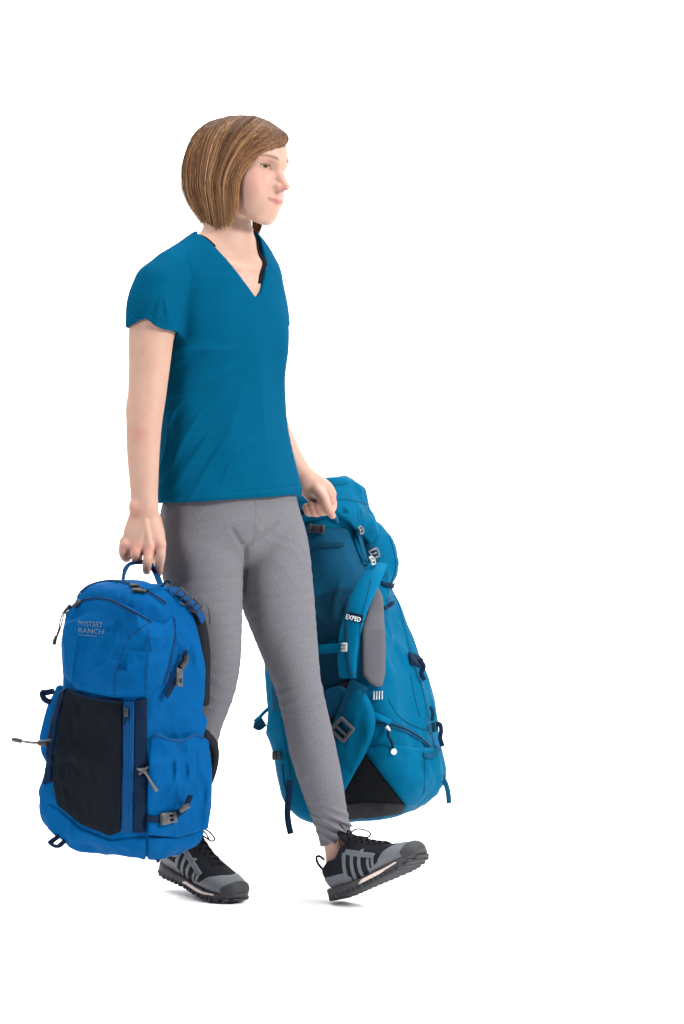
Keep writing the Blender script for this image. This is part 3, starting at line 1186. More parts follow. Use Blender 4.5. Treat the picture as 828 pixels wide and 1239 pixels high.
def sole_shape(grow=0.0, z0=-.0, z1=.026):
    xs = [-.006, .002, .014, .035, .08, .12, .165, .20, .232, .256, .270, .279]
    hw = [.000, .018, .029, .0365, .035, .0355, .044, .0485, .045, .034, .020, .0]
    cy = [0, 0, 0, 0, 0, 0, 0, .001, .003, .005, .006, .006]

    def f(P, c=None, R=None):
        x, y, z = P[..., 0], P[..., 1], P[..., 2]
        h = np.interp(x, xs, hw) + grow
        d2 = np.maximum((np.abs(y - np.interp(x, xs, cy)) - h) * .72, np.maximum(xs[0] - x, x - xs[-1]) - grow)
        low = .016 * np.clip((x - .19) / .085, 0, 2) ** 2 + .008 * np.clip((.04 - x) / .045, 0, 2) ** 2
        top = z1 + .010 * np.clip((.07 - x) / .07, 0, 1) + .008 * np.clip((x - .20) / .07, 0, 1)
        return smax(d2, smax(low + z0 - z, z - top, .003), .005)
    return f


def lugs(P):
    """tread: bites taken out of the rim and the under side"""
    return .0017 * np.clip(np.sin(P[..., 0] * 2 * math.pi / .0150 + np.sin(P[..., 0] * 90) * .8) * 2.2, -1, 1) * np.clip((.011 + .016 * np.clip((P[..., 0] - .19) / .085, 0, 2) ** 2 - P[..., 2]) / .004, 0, 1)


midsole = Model().add(sole_shape(-.0045, .005, .0205))
outsole = Model().add(sole_shape(-.0035, -.0005, .0080)).disp(lugs)
foam = Model().add(sole_shape(-.0030, .0070, .0175)).cut(Prism([(.100, 0, .006), (.130, 0, .0225), (.175, 0, .0200), (.225, 0, .024), (.232, 0, .016), (.18, 0, .008)]), .002)
XZ = lambda q: [(x, 0, z) for x, z in q]
RIGHT, LEFT = Plane((0, 0, 0), (0, 1, 0)), Plane((0, 0, 0), (0, -1, 0))


def overlay(poly, t=.0016, n=1, r=0.0):
    return Model().add(Off(up, t)).cut(Prism(XZ(poly), round_=r, n=n), .0006).sub(Off(up, -.004))


heel_c = overlay([(-.02, .01), (-.02, .052), (.03, .050), (.075, .044), (.09, .03), (.09, .01)])
toe_c = overlay([(.135, .01), (.15, .027), (.185, .033), (.205, .050), (.222, .056), (.30, .06), (.30, .01)])
toe_b = overlay([(.247, .0), (.243, .034), (.262, .06), (.31, .06), (.31, .0)], .0042)
stripes = [overlay([(x, .02), (x + .0115, .02), (x + .034, .083 - .005 * i), (x + .0225, .083 - .005 * i)], .0018).cut(h) for i, x in enumerate((.068, .092, .116)) for h in (RIGHT, LEFT)]
struts = [overlay([(x, .02), (x + .007, .02), (x + .021, .047 - .002 * i), (x + .013, .05 - .002 * i)], .0017).cut(h) for i, x in enumerate((.146, .160)) for h in (RIGHT, LEFT)]
eyestay = overlay([(.094, .078), (.100, .088), (.150, .066), (.185, .052), (.178, .044), (.140, .058)], .0017)

SB = ((-.02, -.065, -.008), (.295, .065, .14))
shoe = nets_obj('shoe', up, *SB, .0022, M_SH_BLACK, None)
for nm, f, m in [('tongue', tongue, M_SH_BLACK), ('midsole', midsole, M_MID), ('outsole', outsole, M_RUBBER), ('foam_wedge', foam, M_FOAM), ('heel_counter', heel_c, M_SH_GREY), ('toe_cap', toe_c, M_SH_GREY), ('toe_bumper', toe_b, M_RUBBER), ('eyestay', eyestay, M_SH_GREY)] + [('stripe', q, M_SH_GREY) for q in stripes] + [('strut', q, M_SH_GREY) for q in struts]:
    nets_obj(nm, f, *SB, .0019, m, shoe)
M_LACE = mat('lace', (.009, .009, .011), rough=.9, spec=.1)
lace = MB()
topz = lambda x: float(np.interp(x, [.09, .11, .13, .15, .17, .19], [.112, .101, .090, .080, .071, .064]))
for i in range(6):
    x = .098 + i * .0155
    z = topz(x)
    for s in (-1, 1):
        lace.tube([(x, s * .022, z - .012), (x + .004, s * .012, z + .001), (x + .008, 0, z + .004), (x + .012, -s * .012, z - .002), (x + .0155, -s * .022, topz(x + .0155) - .012)], .0022, k=6)
for s in (-1, 1):
    lace.tube([(.094, 0, .116), (.108, s * .012, .124), (.122, s * .022, .118), (.132, s * .028, .106), (.124, s * .025, .100), (.110, s * .014, .108), (.096, 0, .116)], .0019, k=6)
    lace.tube([(.094, 0, .116), (.090, s * .014, .120), (.094, s * .030, .110), (.102, s * .040, .092)], .0019, k=6)
lace.tube([(.096, 0, .116), (.084, -.006, .132), (.080, -.010, .150), (.086, -.012, .154), (.092, -.008, .138), (.096, 0, .118)], .0018, k=6)
lace.ball((.095, 0, .116), (.007, .008, .006))
lace.build('lace', M_LACE, shoe)
MB().tube([(.010, .004, .062), (-.006, .004, .076), (-.013, .003, .092), (-.008, 0, .103), (.004, -.003, .101), (.014, -.004, .090)], .0028, k=8).build('pull_loop', M_LACE, shoe)


def place_shoe(o, anchor_local, anchor_world, yaw, pitch):
    X = np.array([math.cos(yaw) * math.cos(pitch), -math.sin(yaw) * math.cos(pitch), math.sin(pitch)])
    Y = np.array([math.sin(yaw), math.cos(yaw), 0])
    Z = np.cross(X, Y)
    M = Matrix(((X[0], Y[0], Z[0], 0), (X[1], Y[1], Z[1], 0), (X[2], Y[2], Z[2], 0), (0, 0, 0, 1)))
    p = Vector(anchor_world) - M.to_3x3() @ Vector(anchor_local)
    M.translation = p
    o.parent = person
    o.matrix_parent_inverse = PINV[person.name]
    o.matrix_basis = M
    return M


shoe2 = shoe.copy()
COL.objects.link(shoe2)
for ch in list(shoe.children):
    c = ch.copy()
    COL.objects.link(c)
    c.parent = shoe2
g = at(270, 1090, -.0)
place_shoe(shoe, (.215, 0, 0), (g[0], g[1], .0035), math.radians(50), math.radians(-9))
g = at(406, 1091, -.02)
place_shoe(shoe2, (.006, 0, .004), (g[0], g[1], .006), math.radians(41), math.radians(24))


# ================================================================== packs: shared pieces
def sframe(f, px, py, ang, off=0.0, **kw):
    """a frame on a surface: point, direction of the angle in the photograph, across, outward"""
    P, N = hit(f, [(px, py)], **kw)
    P, N = P[0] + N[0] * off, N[0]
    a = math.radians(ang)
    T = np.array([math.cos(a), 0, -math.sin(a)])
    T = nrm(T - N * (T @ N))
    return P, T, np.cross(N, T), N


def release_buckle(fr, L, W, mat_, parent):
    P, T, A, N = fr
    o = MB()
    o.box(P - T * L * .22 + N * .004, T, A, N, (L * .5, W, .007), .3)
    o.box(P + T * L * .34 + N * .004, T, A, N, (L * .20, W * .96, .007), .3)
    for s in (-1, 1):
        o.box(P + T * L * .14 + A * s * W * .36 + N * .004, T, A, N, (L * .34, W * .16, .006), .3)
    o.box(P + T * L * .12 + N * .004, T, A, N, (L * .3, W * .14, .004), .3)
    o.box(P - T * L * .40 + N * .0075, T, A, N, (L * .08, W * .8, .003), .3)
    return o.build('buckle', mat_, parent)


def ladder(fr, L, W, mat_, parent, bars=3, name='ladder_buckle'):
    P, T, A, N = fr
    o = MB()
    for s in (-1, 1):
        o.tube([P + A * s * W / 2 - T * L / 2, P + A * s * W / 2 + N * .003, P + A * s * W / 2 + T * L / 2], .0022, k=6, n=3)
    for i in range(bars):
        t = (i / (bars - 1) - .5) * L
        o.tube([P + T * t - A * W / 2, P + T * t + N * .002, P + T * t + A * W / 2], .0021, k=6, n=3)
    return o.build(name, mat_, parent)


def strap(f, pts, w, mat_, parent, name='strap', off=.002, t=.0022, n=5, label=None, scale=None, **kw):
    P, N = on(f, pts, off, n=n, **kw)
    return MB().ribbon(P, w, t, N, n=1, scale=scale).build(name, mat_, parent, label=label)


def zipper(f, pts, parent, mt, mc, w=.009, n=6, off=.001, **kw):
    P, N = on(f, pts, off, n=n, **kw)
    z = MB().ribbon(P, w, .0016, N, n=1).build('zipper', mt, parent)
    MB().ribbon(P + N * .0010, .0036, .0018, N, n=1).build('zip_coil', mc, z)
    return z


def seam(f, pts, parent, m, r=.0011, n=6, name='seam', **kw):
    P, N = on(f, pts, .0003, n=n, **kw)
    return MB().tube(P, r, k=5, n=1).build(name, m, parent)


def lettering(f, text, ox, oy, dx, dy, size, m, parent, bold=0.0, sx=1.0, off=.0012, name='lettering', **kw):
    """flat print laid on a surface: baseline from (ox, oy) along (dx, dy) in the photograph"""
    cu = bpy.data.curves.new('lettering', 'FONT')
    cu.body = text
    cu.size = 1
    cu.offset = bold
    cu.resolution_u = 3
    o = bpy.data.objects.new('lettering', cu)
    COL.objects.link(o)
    dg = bpy.context.evaluated_depsgraph_get()
    me = bpy.data.meshes.new_from_object(o.evaluated_get(dg))
    bpy.data.objects.remove(o)
    v = np.empty(len(me.vertices) * 3, np.float32)
    me.vertices.foreach_get('co', v)
    v = v.reshape(-1, 3)
    d = nrm((dx, dy))
    up_ = np.array([d[1], -d[0]])
    q = np.array([ox, oy]) + (v[:, :1] * sx * d + v[:, 1:2] * up_) * size
    P, N = hit(f, q, **kw)
    me.vertices.foreach_set('co', (P + N * off).astype(np.float32).ravel())
    me.update()
    return link(name, me, m, parent)


def crumple(P, s1, a1, s2, a2, seed=0):
    """slack cloth: a soft swell, and sharp creases that come and go"""
    W = P + np.stack([noise(P, 7, seed + 3), noise(P, 7, seed + 4), noise(P, 7, seed + 5)], -1) * .045
    r1 = 1 - np.abs(noise(W, np.array([.8, .8, 1.2]) * s2 * .62, seed + 1)) * 2.2
    r2 = 1 - np.abs(noise(W, np.array([1.3, 1.3, .8]) * s2 * 1.5, seed + 2)) * 2.2
    m = np.clip(.5 + noise(P, 9, seed + 6), .1, 1.2)
    return noise(P, s1, seed) * a1 - (np.maximum(r1, -.2) * 1.9 + np.maximum(r2, -.2) * .7) * a2 * m


def stack(O, U, N, Z, rows, cx, cy, sc, kz=.03, shape=.62):
    """Loft rows from silhouette edges of the photograph: (py, left, right, half depth, corner)"""
    nodes = []
    U, N = nrm(U), nrm(N)
    for py, l, r, hn, rc in rows:
        half = (r - l) / 2 / PPM * sc
        ux, nx = abs(U[0]), abs(N[0])
        hu = (half - rc - (hn - rc) * nx) / ux + rc
        nodes.append(((cy - py) / PPM * sc, ((l + r) / 2 - cx) / PPM * sc / U[0], 0, hu, hn, rc))
    return Loft(O, U, N, Z, nodes, kz)


def poly(pts, d):
    return [at(x, y, d) for x, y in pts]


def sight(px, py, d):
    """direction from the camera to the middle of a pack"""
    return nrm(at(px, py, d) - np.array([0, -CAM_D, CAM_Z]))


M_BLUE = mat('blue_ripstop', (0.0004, 0.053, 0.165), rough=.6, spec=.015, bump=.15, bscale=900, noise_amt=.06, nscale=18, crease=.8, cscale=11)
M_BLUE_DK = mat('blue_webbing', (0.00328, 0.0369, 0.1148), rough=.7, spec=.05, bump=.25, bscale=900)
M_NAVY = mat('navy_tape', (0.00328, 0.01066, 0.0287), rough=.75, spec=.05, bump=.2, bscale=900)
M_STRETCH = mat('stretch_mesh', (0.00492, 0.00697, 0.01025), rough=.9, spec=.05, bump=.6, bscale=1100, noise_amt=.25, nscale=500)
M_PLASTIC = mat('grey_plastic', (0.0369, 0.03854, 0.04264), rough=.4, spec=.45)
M_PLASTIC_L = mat('pale_grey_plastic', (0.1394, 0.1435, 0.1476), rough=.4, spec=.45)
M_BLACK_P = mat('black_plastic', (.010, .011, .013), rough=.45, spec=.4)
M_CORD = mat('black_cord', (.012, .014, .02), rough=.85, spec=.15)
M_CORD_G = mat('grey_cord', (.10, .09, .085), rough=.85, spec=.15)
M_CORD_P = mat('pale_cord', (.48, .44, .40), rough=.8, spec=.15)
M_PRINT = mat('grey_print', (.085, .135, .185), rough=.6, spec=.2)
M_PRINT_W = mat('white_print', (.75, .78, .80), rough=.6, spec=.2)
M_PAD = mat('black_padding', (.010, .011, .013), rough=.9, spec=.05, bump=.5, bscale=600, noise_amt=.2, nscale=300)

# ================================================================== blue day pack in her right hand
A1, T1 = math.radians(38), math.radians(4.5)
c1x, c1y, c1d = 155, 870, -.255
SC1 = (CAM_D + c1d) / CAM_D
Z1 = np.array([math.sin(T1), 0, math.cos(T1)])
U1 = nrm(np.array([math.cos(A1), -math.sin(A1), 0]) - Z1 * (np.array([math.cos(A1), -math.sin(A1), 0]) @ Z1))
N1 = np.cross(U1, Z1)
O1 = at(c1x, c1y, c1d)
V1 = sight(c1x, c1y, c1d)
pack1 = thing('backpack', at(150, 1030, c1d), 'bright blue day pack with black mesh pocket hanging from her right hand', 'backpack')
rows1 = [(706, 112, 196, .060, .05), (714, 98, 209, .075, .06), (728, 88, 218, .088, .06), (748, 82, 226, .096, .06), (775, 79, 233, .100, .06), (808, 77, 240, .104, .06), (845, 73, 244, .108, .06),
         (880, 68, 247, .112, .06), (915, 64, 250, .114, .06), (945, 61, 252, .116, .06), (970, 60, 252, .116, .06), (990, 62, 251, .114, .06), (1008, 74, 247, .106, .06), (1022, 96, 238, .09, .055)]
lo1 = Model().add(stack(O1, U1, N1, Z1, rows1, c1x, c1y, SC1, .035))
lo1.disp(lambda P: crumple(P, 13, .006, 20, .0058, 1))
PZ1 = lambda pts, **k: Prism(poly(pts, c1d), V1, **k)
FR1 = Plane(O1 + .02 * N1, -N1)                # the half of the pack turned to the camera's left
FS1 = Plane(O1 - .0 * V1, V1)                  # the half turned to the camera


def patch(base, t, pts, PZ, half, k=.004, r=0.0, n=1, depth=.006, disp=None):
    m = Model().add(Off(base, t))
    if disp:
        m.disp(disp)
    return m.cut(PZ(pts, round_=r, n=n), k).cut(half).sub(Off(base, -depth))


B1 = (O1 - np.array([.24, .24, .33]), O1 + np.array([.24, .24, .33]))
nets_obj('main_compartment', lo1, *B1, .0030, M_BLUE, pack1)

def bx1(x0, y0, x1, y1):
    a, b = at(x0, y1, c1d - .2), at(x1, y0, c1d + .2)
    return np.minimum(a, b) - .03, np.maximum(a, b) + .03


TP1 = [(80, 742), (92, 730), (106, 724), (130, 725), (157, 737), (181, 752), (196, 757), (209, 747), (211, 770), (206, 800), (199, 830), (176, 843), (138, 845), (93, 835), (76, 815), (74, 780)]
top_pocket = patch(lo1, .015, TP1, PZ1, FS1, k=.014, disp=lambda P: crumple(P, 16, .005, 17, .0058, 6))
tp = nets_obj('top_pocket', top_pocket, *bx1(60, 700, 235, 860), .003, M_BLUE, pack1)
zipper(top_pocket, [(78, 742), (92, 731), (108, 725), (131, 726), (157, 738), (183, 753)], tp, M_BLUE_DK, M_NAVY, .007, off=.0005)
zipper(top_pocket, [(211, 748), (211, 772), (205, 803), (198, 828)], tp, M_BLUE_DK, M_NAVY, .010, off=.0005)
seam(top_pocket, [(157, 768), (147, 792), (140, 815), (138, 843)], tp, M_BLUE_DK)
seam(top_pocket, [(180, 760), (179, 790), (177, 818), (177, 841)], tp, M_BLUE_DK)
seam(top_pocket, [(180, 752), (171, 760), (159, 768)], tp, M_BLUE_DK)
lettering(top_pocket, 'MYSTERY', 94.5, 756.5, 33, 3.0, 9.0, M_PRINT, tp, bold=-.005, sx=.80)
lettering(top_pocket, 'RANCH', 94.5, 765.0, 33, 3.0, 9.0, M_PRINT, tp, bold=-.005, sx=1.02)
for k in range(11):
    x = 95.5 + k * 2.05
    P, N = on(top_pocket, [(x, 767.8 + k * .19), (x + 1.3, 767.9 + k * .19)], .0008)
    MB().ribbon(P, .0016, .0004, N, n=1).build('print_dash', M_PRINT, tp)

MP1 = [(81, 832), (112, 843), (149, 848), (148.5, 930), (146, 1003), (133, 1008), (98, 995), (70, 973), (64, 945), (66, 912), (72, 868)]
mesh_pocket = patch(lo1, .009, MP1, PZ1, FS1, k=.008, disp=lambda P: noise(P, 12, 4) * .003)
mpk = nets_obj('stretch_pocket', mesh_pocket, *bx1(50, 815, 165, 1020), .003, M_STRETCH, pack1)
strap(mesh_pocket, [(80, 834), (112, 845), (148, 850)], .006, M_NAVY, mpk, 'elastic_edge', off=.001)
zp1 = patch(lo1, .006, [(149, 849), (163, 848), (162, 930), (160, 1003), (147, 1003), (149.5, 930)], PZ1, FS1, k=.003)
zpo = nets_obj('zip_panel', zp1, *bx1(140, 835, 175, 1015), .003, M_BLUE_DK, pack1)
seam(zp1, [(158, 850), (157.5, 900), (157.5, 950), (157, 1000)], zpo, M_BLUE, .0010)
dk1 = patch(lo1, .005, [(163, 847), (178, 845), (177, 930), (175.5, 1004), (160.5, 1004), (162.5, 930)], PZ1, FS1, k=.003)
nets_obj('webbing_panel', dk1, *bx1(155, 835, 190, 1015), .003, M_NAVY, pack1)
bp1 = patch(lo1, .006, [(60, 972), (72, 978), (98, 1000), (134, 1013), (176, 1008), (177, 1050), (120, 1050), (52, 1000)], PZ1, FS1, k=.006)
nets_obj('base_panel', bp1, *bx1(45, 955, 190, 1050), .0034, M_BLUE, pack1)
bp2 = patch(lo1, .006, [(178, 1008), (215, 1011), (252, 998), (252, 1050), (178, 1050)], PZ1, FS1, k=.006)
nets_obj('base_panel', bp2, *bx1(165, 985, 262, 1050), .0034, M_BLUE, pack1)


def pleats(P):
    q = (P - O1) @ U1
    z = (P - O1) @ Z1
    e = np.clip((z + .11) / .12, 0, 1)
    return -np.abs(np.sin(q * 62 + z * 26 * np.sign(q - .06) + noise(P, 9, 2) * 2.2)) ** .6 * .0105 * e * np.clip(.8 + noise(P, 16, 3), .2, 1.4) + .005 * e + crumple(P, 16, .005, 18, .0054, 8)


side1 = patch(lo1, .016, [(182, 893), (189, 886), (205, 893), (222, 893), (237, 886), (252, 896), (256, 930), (256, 972), (252, 1002), (215, 1012), (178, 1006), (178, 960), (180, 920)], PZ1, FS1, k=.010, disp=pleats)
sp1 = nets_obj('side_pocket', side1, *bx1(165, 870, 270, 1025), .003, M_BLUE, pack1)
strap(side1, [(184, 893), (190, 889), (205, 895), (222, 896), (236, 889), (246, 893)], .006, M_BLUE_DK, sp1, 'elastic_edge', off=.0005)
left1 = Model().add(Limb([(at(73, 835, -.22), .010), (at(67, 862, -.22), .018), (at(64, 900, -.22), .021), (at(69, 938, -.22), .014)], n=5)).disp(lambda P: crumple(P, 20, .004, 40, .002, 3))
nets_obj('side_pocket', left1, *bx1(35, 820, 90, 960), .003, M_BLUE, pack1)
gus = patch(lo1, .007, [(72, 836), (80, 834), (71, 868), (65, 912), (63, 945), (52, 950), (56, 905), (62, 870)], PZ1, FS1, k=.003)
nets_obj('gusset', gus, *bx1(48, 825, 95, 975), .003, M_NAVY, pack1)

# top: main zip, grab loop, haul hardware
zipper(lo1, [(92, 722), (110, 708), (135, 703), (160, 708), (182, 718), (200, 730)], pack1, M_BLUE_DK, M_NAVY, .010)
gl = MB()
gp = [at(148, 706, -.225), at(150, 697, -.215), at(153.5, 686, -.198), at(160, 681.5, -.192), at(168, 681, -.186), at(178, 680, -.176), at(187, 690, -.178), at(193, 704, -.19), at(199, 720, -.215)]
gl.ribbon(gp, .019, .003, [(-.9, -.3, .3), (-.9, -.3, .3), (-.5, -.2, .8), (-.2, -.3, .9), (0, -.2, 1), (.3, -.3, .9), (.8, -.5, .4), (.75, -.6, .2), (.75, -.6, .2)], n=6)
gl.build('grab_loop', M_BLUE_DK, pack1)
for (x, y, a) in ((163, 711, 20), (171, 717, 15), (166, 716, -25)):
    fr = sframe(lo1, x, y, a, .002)
    z = MB().box(fr[0] + fr[3] * .003, *fr[1:], (.020, .008, .006), .3).build('zip_slider', M_BLACK_P, pack1)
MB().tube([*(on(lo1, [(168, 717)], .006)[0]), at(186, 712, -.33), at(196, 707, -.30), at(203, 704, -.29)], .0016, k=6).build('zip_cord', M_BLUE_DK, pack1)
MB().tube([at(196, 709, -.302), at(200, 705, -.292), at(204, 703, -.29), at(206, 706, -.292)], .0030, k=6).build('zip_pull', M_NAVY, pack1)

# zip pull hanging at the left, cord lock at the left, loop at the foot
q = on(top_pocket, [(80, 740)], .004)[0][0]
lp = MB().tube([q, at(76, 742, q[1] + .01), at(73.5, 750, q[1] + .01), at(71, 762, q[1] + .01), at(67, 774, q[1] + .01)], .0015, k=6)
lp.tube([q, at(77, 745, q[1]), at(75, 754, q[1]), at(71.5, 765, q[1]), at(67.5, 774, q[1] + .008)], .0015, k=6)
lp.build('zip_cord', M_CORD, pack1)
MB().tube([at(68.5, 769, q[1] + .008), at(66.5, 775, q[1] + .008), at(65.5, 780, q[1] + .008)], .0042, k=8, scale=[.7, 1, 1]).build('zip_pull', M_BLACK_P, pack1)
for (x, y, a) in ((84, 738, -35), (95, 732, -25)):
    fr = sframe(top_pocket, x, y, a, .002)
    MB().box(fr[0] + fr[3] * .003, *fr[1:], (.020, .009, .006), .3).build('zip_slider', M_BLACK_P, pack1)
fr = sframe(lo1, 62, 900, 4, .012)
cl = MB()
cl.box(at(52, 899, -.29), (1, 0, -.05), (0, 1, 0), (0, 0, 1), (.022, .012, .012), .35)
cl.tube([at(64, 895, -.29), at(58, 897, -.29), at(50, 899, -.29)], .004, k=8)
cl.build('cord_lock', M_BLACK_P, pack1)
cd = MB()
for dy in (-.7, .9):
    cd.tube([at(50, 899 + dy, -.29), at(42, 898.5 + dy, -.292), at(34, 898 + dy, -.294), at(26, 896.5, -.295)], .0015, k=6)
cd.build('elastic_cord', M_CORD_G, pack1)
MB().tube([at(27, 897, -.295), at(25, 896.5, -.295), at(18, 895, -.297), at(14.5, 894.3, -.298)], .0048, k=8, scale=[.7, 1, 1, .8]).build('cord_end', M_PLASTIC, pack1)
MB().ribbon([at(86, 1003, -.30), at(74, 1010, -.31), at(63, 1018, -.315), at(62, 1021, -.315), at(70, 1024, -.315), at(79, 1017, -.31), at(90, 1008, -.30)], .012, .0022, (.25, .55, .6), n=5).build('tool_loop', M_NAVY, pack1)
MB().ribbon([at(66, 836, -.28), at(56, 838, -.285), at(51.5, 838.5, -.288), at(54, 846, -.285), at(62, 850, -.28)], .012, .003, (.2, -1, .1), n=4).build('strap_tab', M_NAVY, pack1)
MB().ribbon([at(194, 1006, -.355), at(191, 1020, -.36), at(189, 1033, -.355), at(191, 1042, -.35), at(194, 1036, -.345), at(195, 1024, -.34)], .008, .002, (.9, -.3, .2), n=4).build('tool_loop', M_NAVY, pack1)

# compression straps with side release buckles
strap(lo1, [(220, 785), (217, 797), (211, 812), (203, 830), (196, 842)], .013, M_NAVY, pack1, off=.012)
release_buckle(sframe(lo1, 208, 821, 116, .013), .040, .022, M_PLASTIC, pack1)
MB().tube(on(lo1, [(218, 792), (216, 800), (213, 808)], .016)[0], .0060, k=8).build('strap_end', M_BLACK_P, pack1)
strap(side1, [(178, 990), (188, 991), (200, 990), (214, 985), (224, 976)], .013, M_NAVY, pack1, off=.003)
release_buckle(sframe(side1, 201, 990, -6, .004), .046, .024, M_PLASTIC, pack1)
q = on(side1, [(214, 984), (222, 976)], .006)[0]
MB().ribbon([q[0], q[1], at(228, 969, q[1][1] - .02), at(231, 962, q[1][1] - .02)], .011, .0025, (.3, -1, .3), n=4).build('strap_tail', M_NAVY, pack1)
MB().tube([at(219, 980, q[1][1] - .012), at(225, 976, q[1][1] - .02), at(229, 974, q[1][1] - .02)], .006, k=8).build('strap_end', M_PLASTIC, pack1)
# toggles on the webbing panel
tg = MB()
q = on(dk1, [(172, 932)], .006)[0][0]
for dx, dy in ((-6, -2), (5, 1), (-4, 4), (6, -4)):
    tg.tube([q, q + np.array([dx, -4, -dy]) / PPM * .6, q + np.array([dx, 0, -dy]) / PPM], .0028, k=6)
tg.ball(q, (.007, .006, .006))
tg.build('cord_knot', M_PLASTIC, pack1)
MB().tube([q, at(178, 938, q[1] - .012), at(184, 948, q[1] - .014), at(190, 957, q[1] - .008)], .0026, k=6, scale=[.8, .8, 1, 1.3]).build('cord_tail', M_CORD_G, pack1)
q = on(zp1, [(154, 862)], .004)[0][0]
MB().box(q + np.array([0, -.003, 0]), (0, 0, 1), (1, 0, 0), (0, -1, 0), (.018, .008, .006), .3).build('zip_slider', M_BLACK_P, pack1)
MB().tube([q, at(151, 875, q[1] - .004), at(153.5, 884, q[1] - .003), at(157, 875, q[1] - .004), at(155, 864, q[1] - .002)], .0014, k=6).build('zip_cord', M_NAVY, pack1)
MB().tube([at(153.5, 882, q[1] - .003), at(157, 893, q[1] - .003), at(160, 905, q[1] - .002), at(158, 922, q[1])], .0010, k=6).build('zip_cord', M_BLUE, pack1)

# harness behind: shoulder strap, ladder buckle, belt end
hs = Model().add(Limb([(at(229, 733, -.24), .018, .020), (at(236, 752, -.24), .022, .024), (at(243, 790, -.235), .020, .026), (at(246, 830, -.23), .014, .026), (at(246, 853, -.23), .013, .026)], side=(1, 0, 0), n=6)).cut(Plane(at(246, 853, -.23), (0, 0, -1)), .002)
nets_obj('shoulder_strap', hs, *bx1(205, 715, 275, 870), .003, M_PAD, pack1)
MB().ribbon([at(205, 716, -.30), at(216, 716, -.29), at(228, 726, -.28), at(238, 736, -.27), at(246, 752, -.26)], .022, .004, (.5, -.5, .6), n=5).build('load_strap', M_BLUE_DK, pack1)
P = at(222, 722, -.30)
ladder((P, nrm((.75, 0, -.65)), nrm((.5, -.6, .55)), nrm(np.cross((.75, 0, -.65), (.5, -.6, .55)))), .030, .030, M_PLASTIC, pack1)
P = at(236, 732, -.285)
ladder((P, nrm((.75, 0, -.65)), nrm((.5, -.6, .55)), nrm(np.cross((.75, 0, -.65), (.5, -.6, .55)))), .026, .028, M_PLASTIC, pack1)
MB().tube([at(240, 722, -.25), at(252, 735, -.235), at(255, 756, -.23)], .0022, k=6).build('piping', M_PLASTIC, pack1)
hb = Model().add(Limb([(at(248, 890, -.22), .012, .022), (at(258, 902, -.215), .010, .022), (at(260, 918, -.21), .009, .02), (at(255, 938, -.21), .010, .02), (at(250, 955, -.215), .006, .016)], side=(1, 0, 0), n=5))
nets_obj('hip_belt', hb, *bx1(235, 875, 280, 970), .003, M_PAD, pack1)

# ================================================================== teal expedition pack in her left hand
M_TEAL = mat('teal_nylon', (0.0004, 0.072, 0.146), rough=.6, spec=.015, bump=.12, bscale=900, noise_amt=.05, nscale=16, crease=.75, cscale=8)
M_TEAL_L = mat('light_teal_nylon', (0.0008, 0.098, 0.2), rough=.6, spec=.015, bump=.15, bscale=900)
M_TEAL_D = mat('deep_teal_webbing', (0.00246, 0.0451, 0.0943), rough=.75, spec=.05, bump=.25, bscale=900)
M_TEAL_N = mat('dark_teal_mesh', (0.00246, 0.02624, 0.0533), rough=.85, spec=.05, bump=.5, bscale=700, noise_amt=.15, nscale=400)
M_GREYPAD = mat('grey_padding', (0.0779, 0.0779, 0.0902), rough=.9, spec=.05, bump=.4, bscale=900, noise_amt=.1, nscale=400)
M_DGREY = mat('charcoal_mesh', (0.02296, 0.02296, 0.02542), rough=.9, spec=.05, bump=.6, bscale=700, noise_amt=.2, nscale=400)
M_SILVER = mat('silver_buckle', (.42, .43, .44), rough=.35, spec=.5, metal=.5)

A2, T2 = math.radians(22), math.radians(-4)
c2x, c2y, c2d = 428, 800, .30
SC2 = (CAM_D + c2d) / CAM_D
Z2 = np.array([math.sin(T2), 0, math.cos(T2)])
U2 = nrm(np.array([math.cos(A2), -math.sin(A2), 0]) - Z2 * (np.array([math.cos(A2), -math.sin(A2), 0]) @ Z2))
N2 = np.cross(U2, Z2)
O2 = at(c2x, c2y, c2d)
V2 = sight(c2x, c2y, c2d)
pack2 = thing('backpack', at(430, 1000, c2d), 'tall teal trekking pack with padded harness held in her left hand', 'backpack')
rows2 = [(586, 378, 436, .06, .05), (598, 366, 442, .085, .06), (618, 360, 448, .10, .06), (642, 356, 452, .11, .06), (670, 352, 464, .12, .06), (707, 344, 477, .125, .06), (746, 332, 491, .13, .06), (787, 321, 502, .135, .06), (828, 318, 511, .138, .06),
         (876, 320, 519, .138, .06), (910, 323, 525, .135, .06), (938, 327, 528, .128, .06), (962, 334, 520, .115, .055), (982, 350, 492, .09, .05), (994, 366, 450, .06, .045)]
lo2 = Model().add(stack(O2, U2, N2, Z2, rows2, c2x, c2y, SC2, .03))
lo2.add(Limb([(at(448, 648, .34), .030, .05), (at(455, 668, .34), .040, .06), (at(458, 692, .34), .034, .06)], side=U2, n=5), .012)
lo2s = Model()
lo2s.ops = list(lo2.ops)                        # the pack without its creases: straps lie straight over it
lo2.disp(lambda P: crumple(P, 9, .007, 11, .0076, 12))
PZ2 = lambda pts, **k: Prism(poly(pts, c2d), V2, **k)
FS2 = Plane(O2, V2)


def bx2(x0, y0, x1, y1):
    a, b = at(x0, y1, c2d - .22), at(x1, y0, c2d + .22)
    return np.minimum(a, b) - .03, np.maximum(a, b) + .03


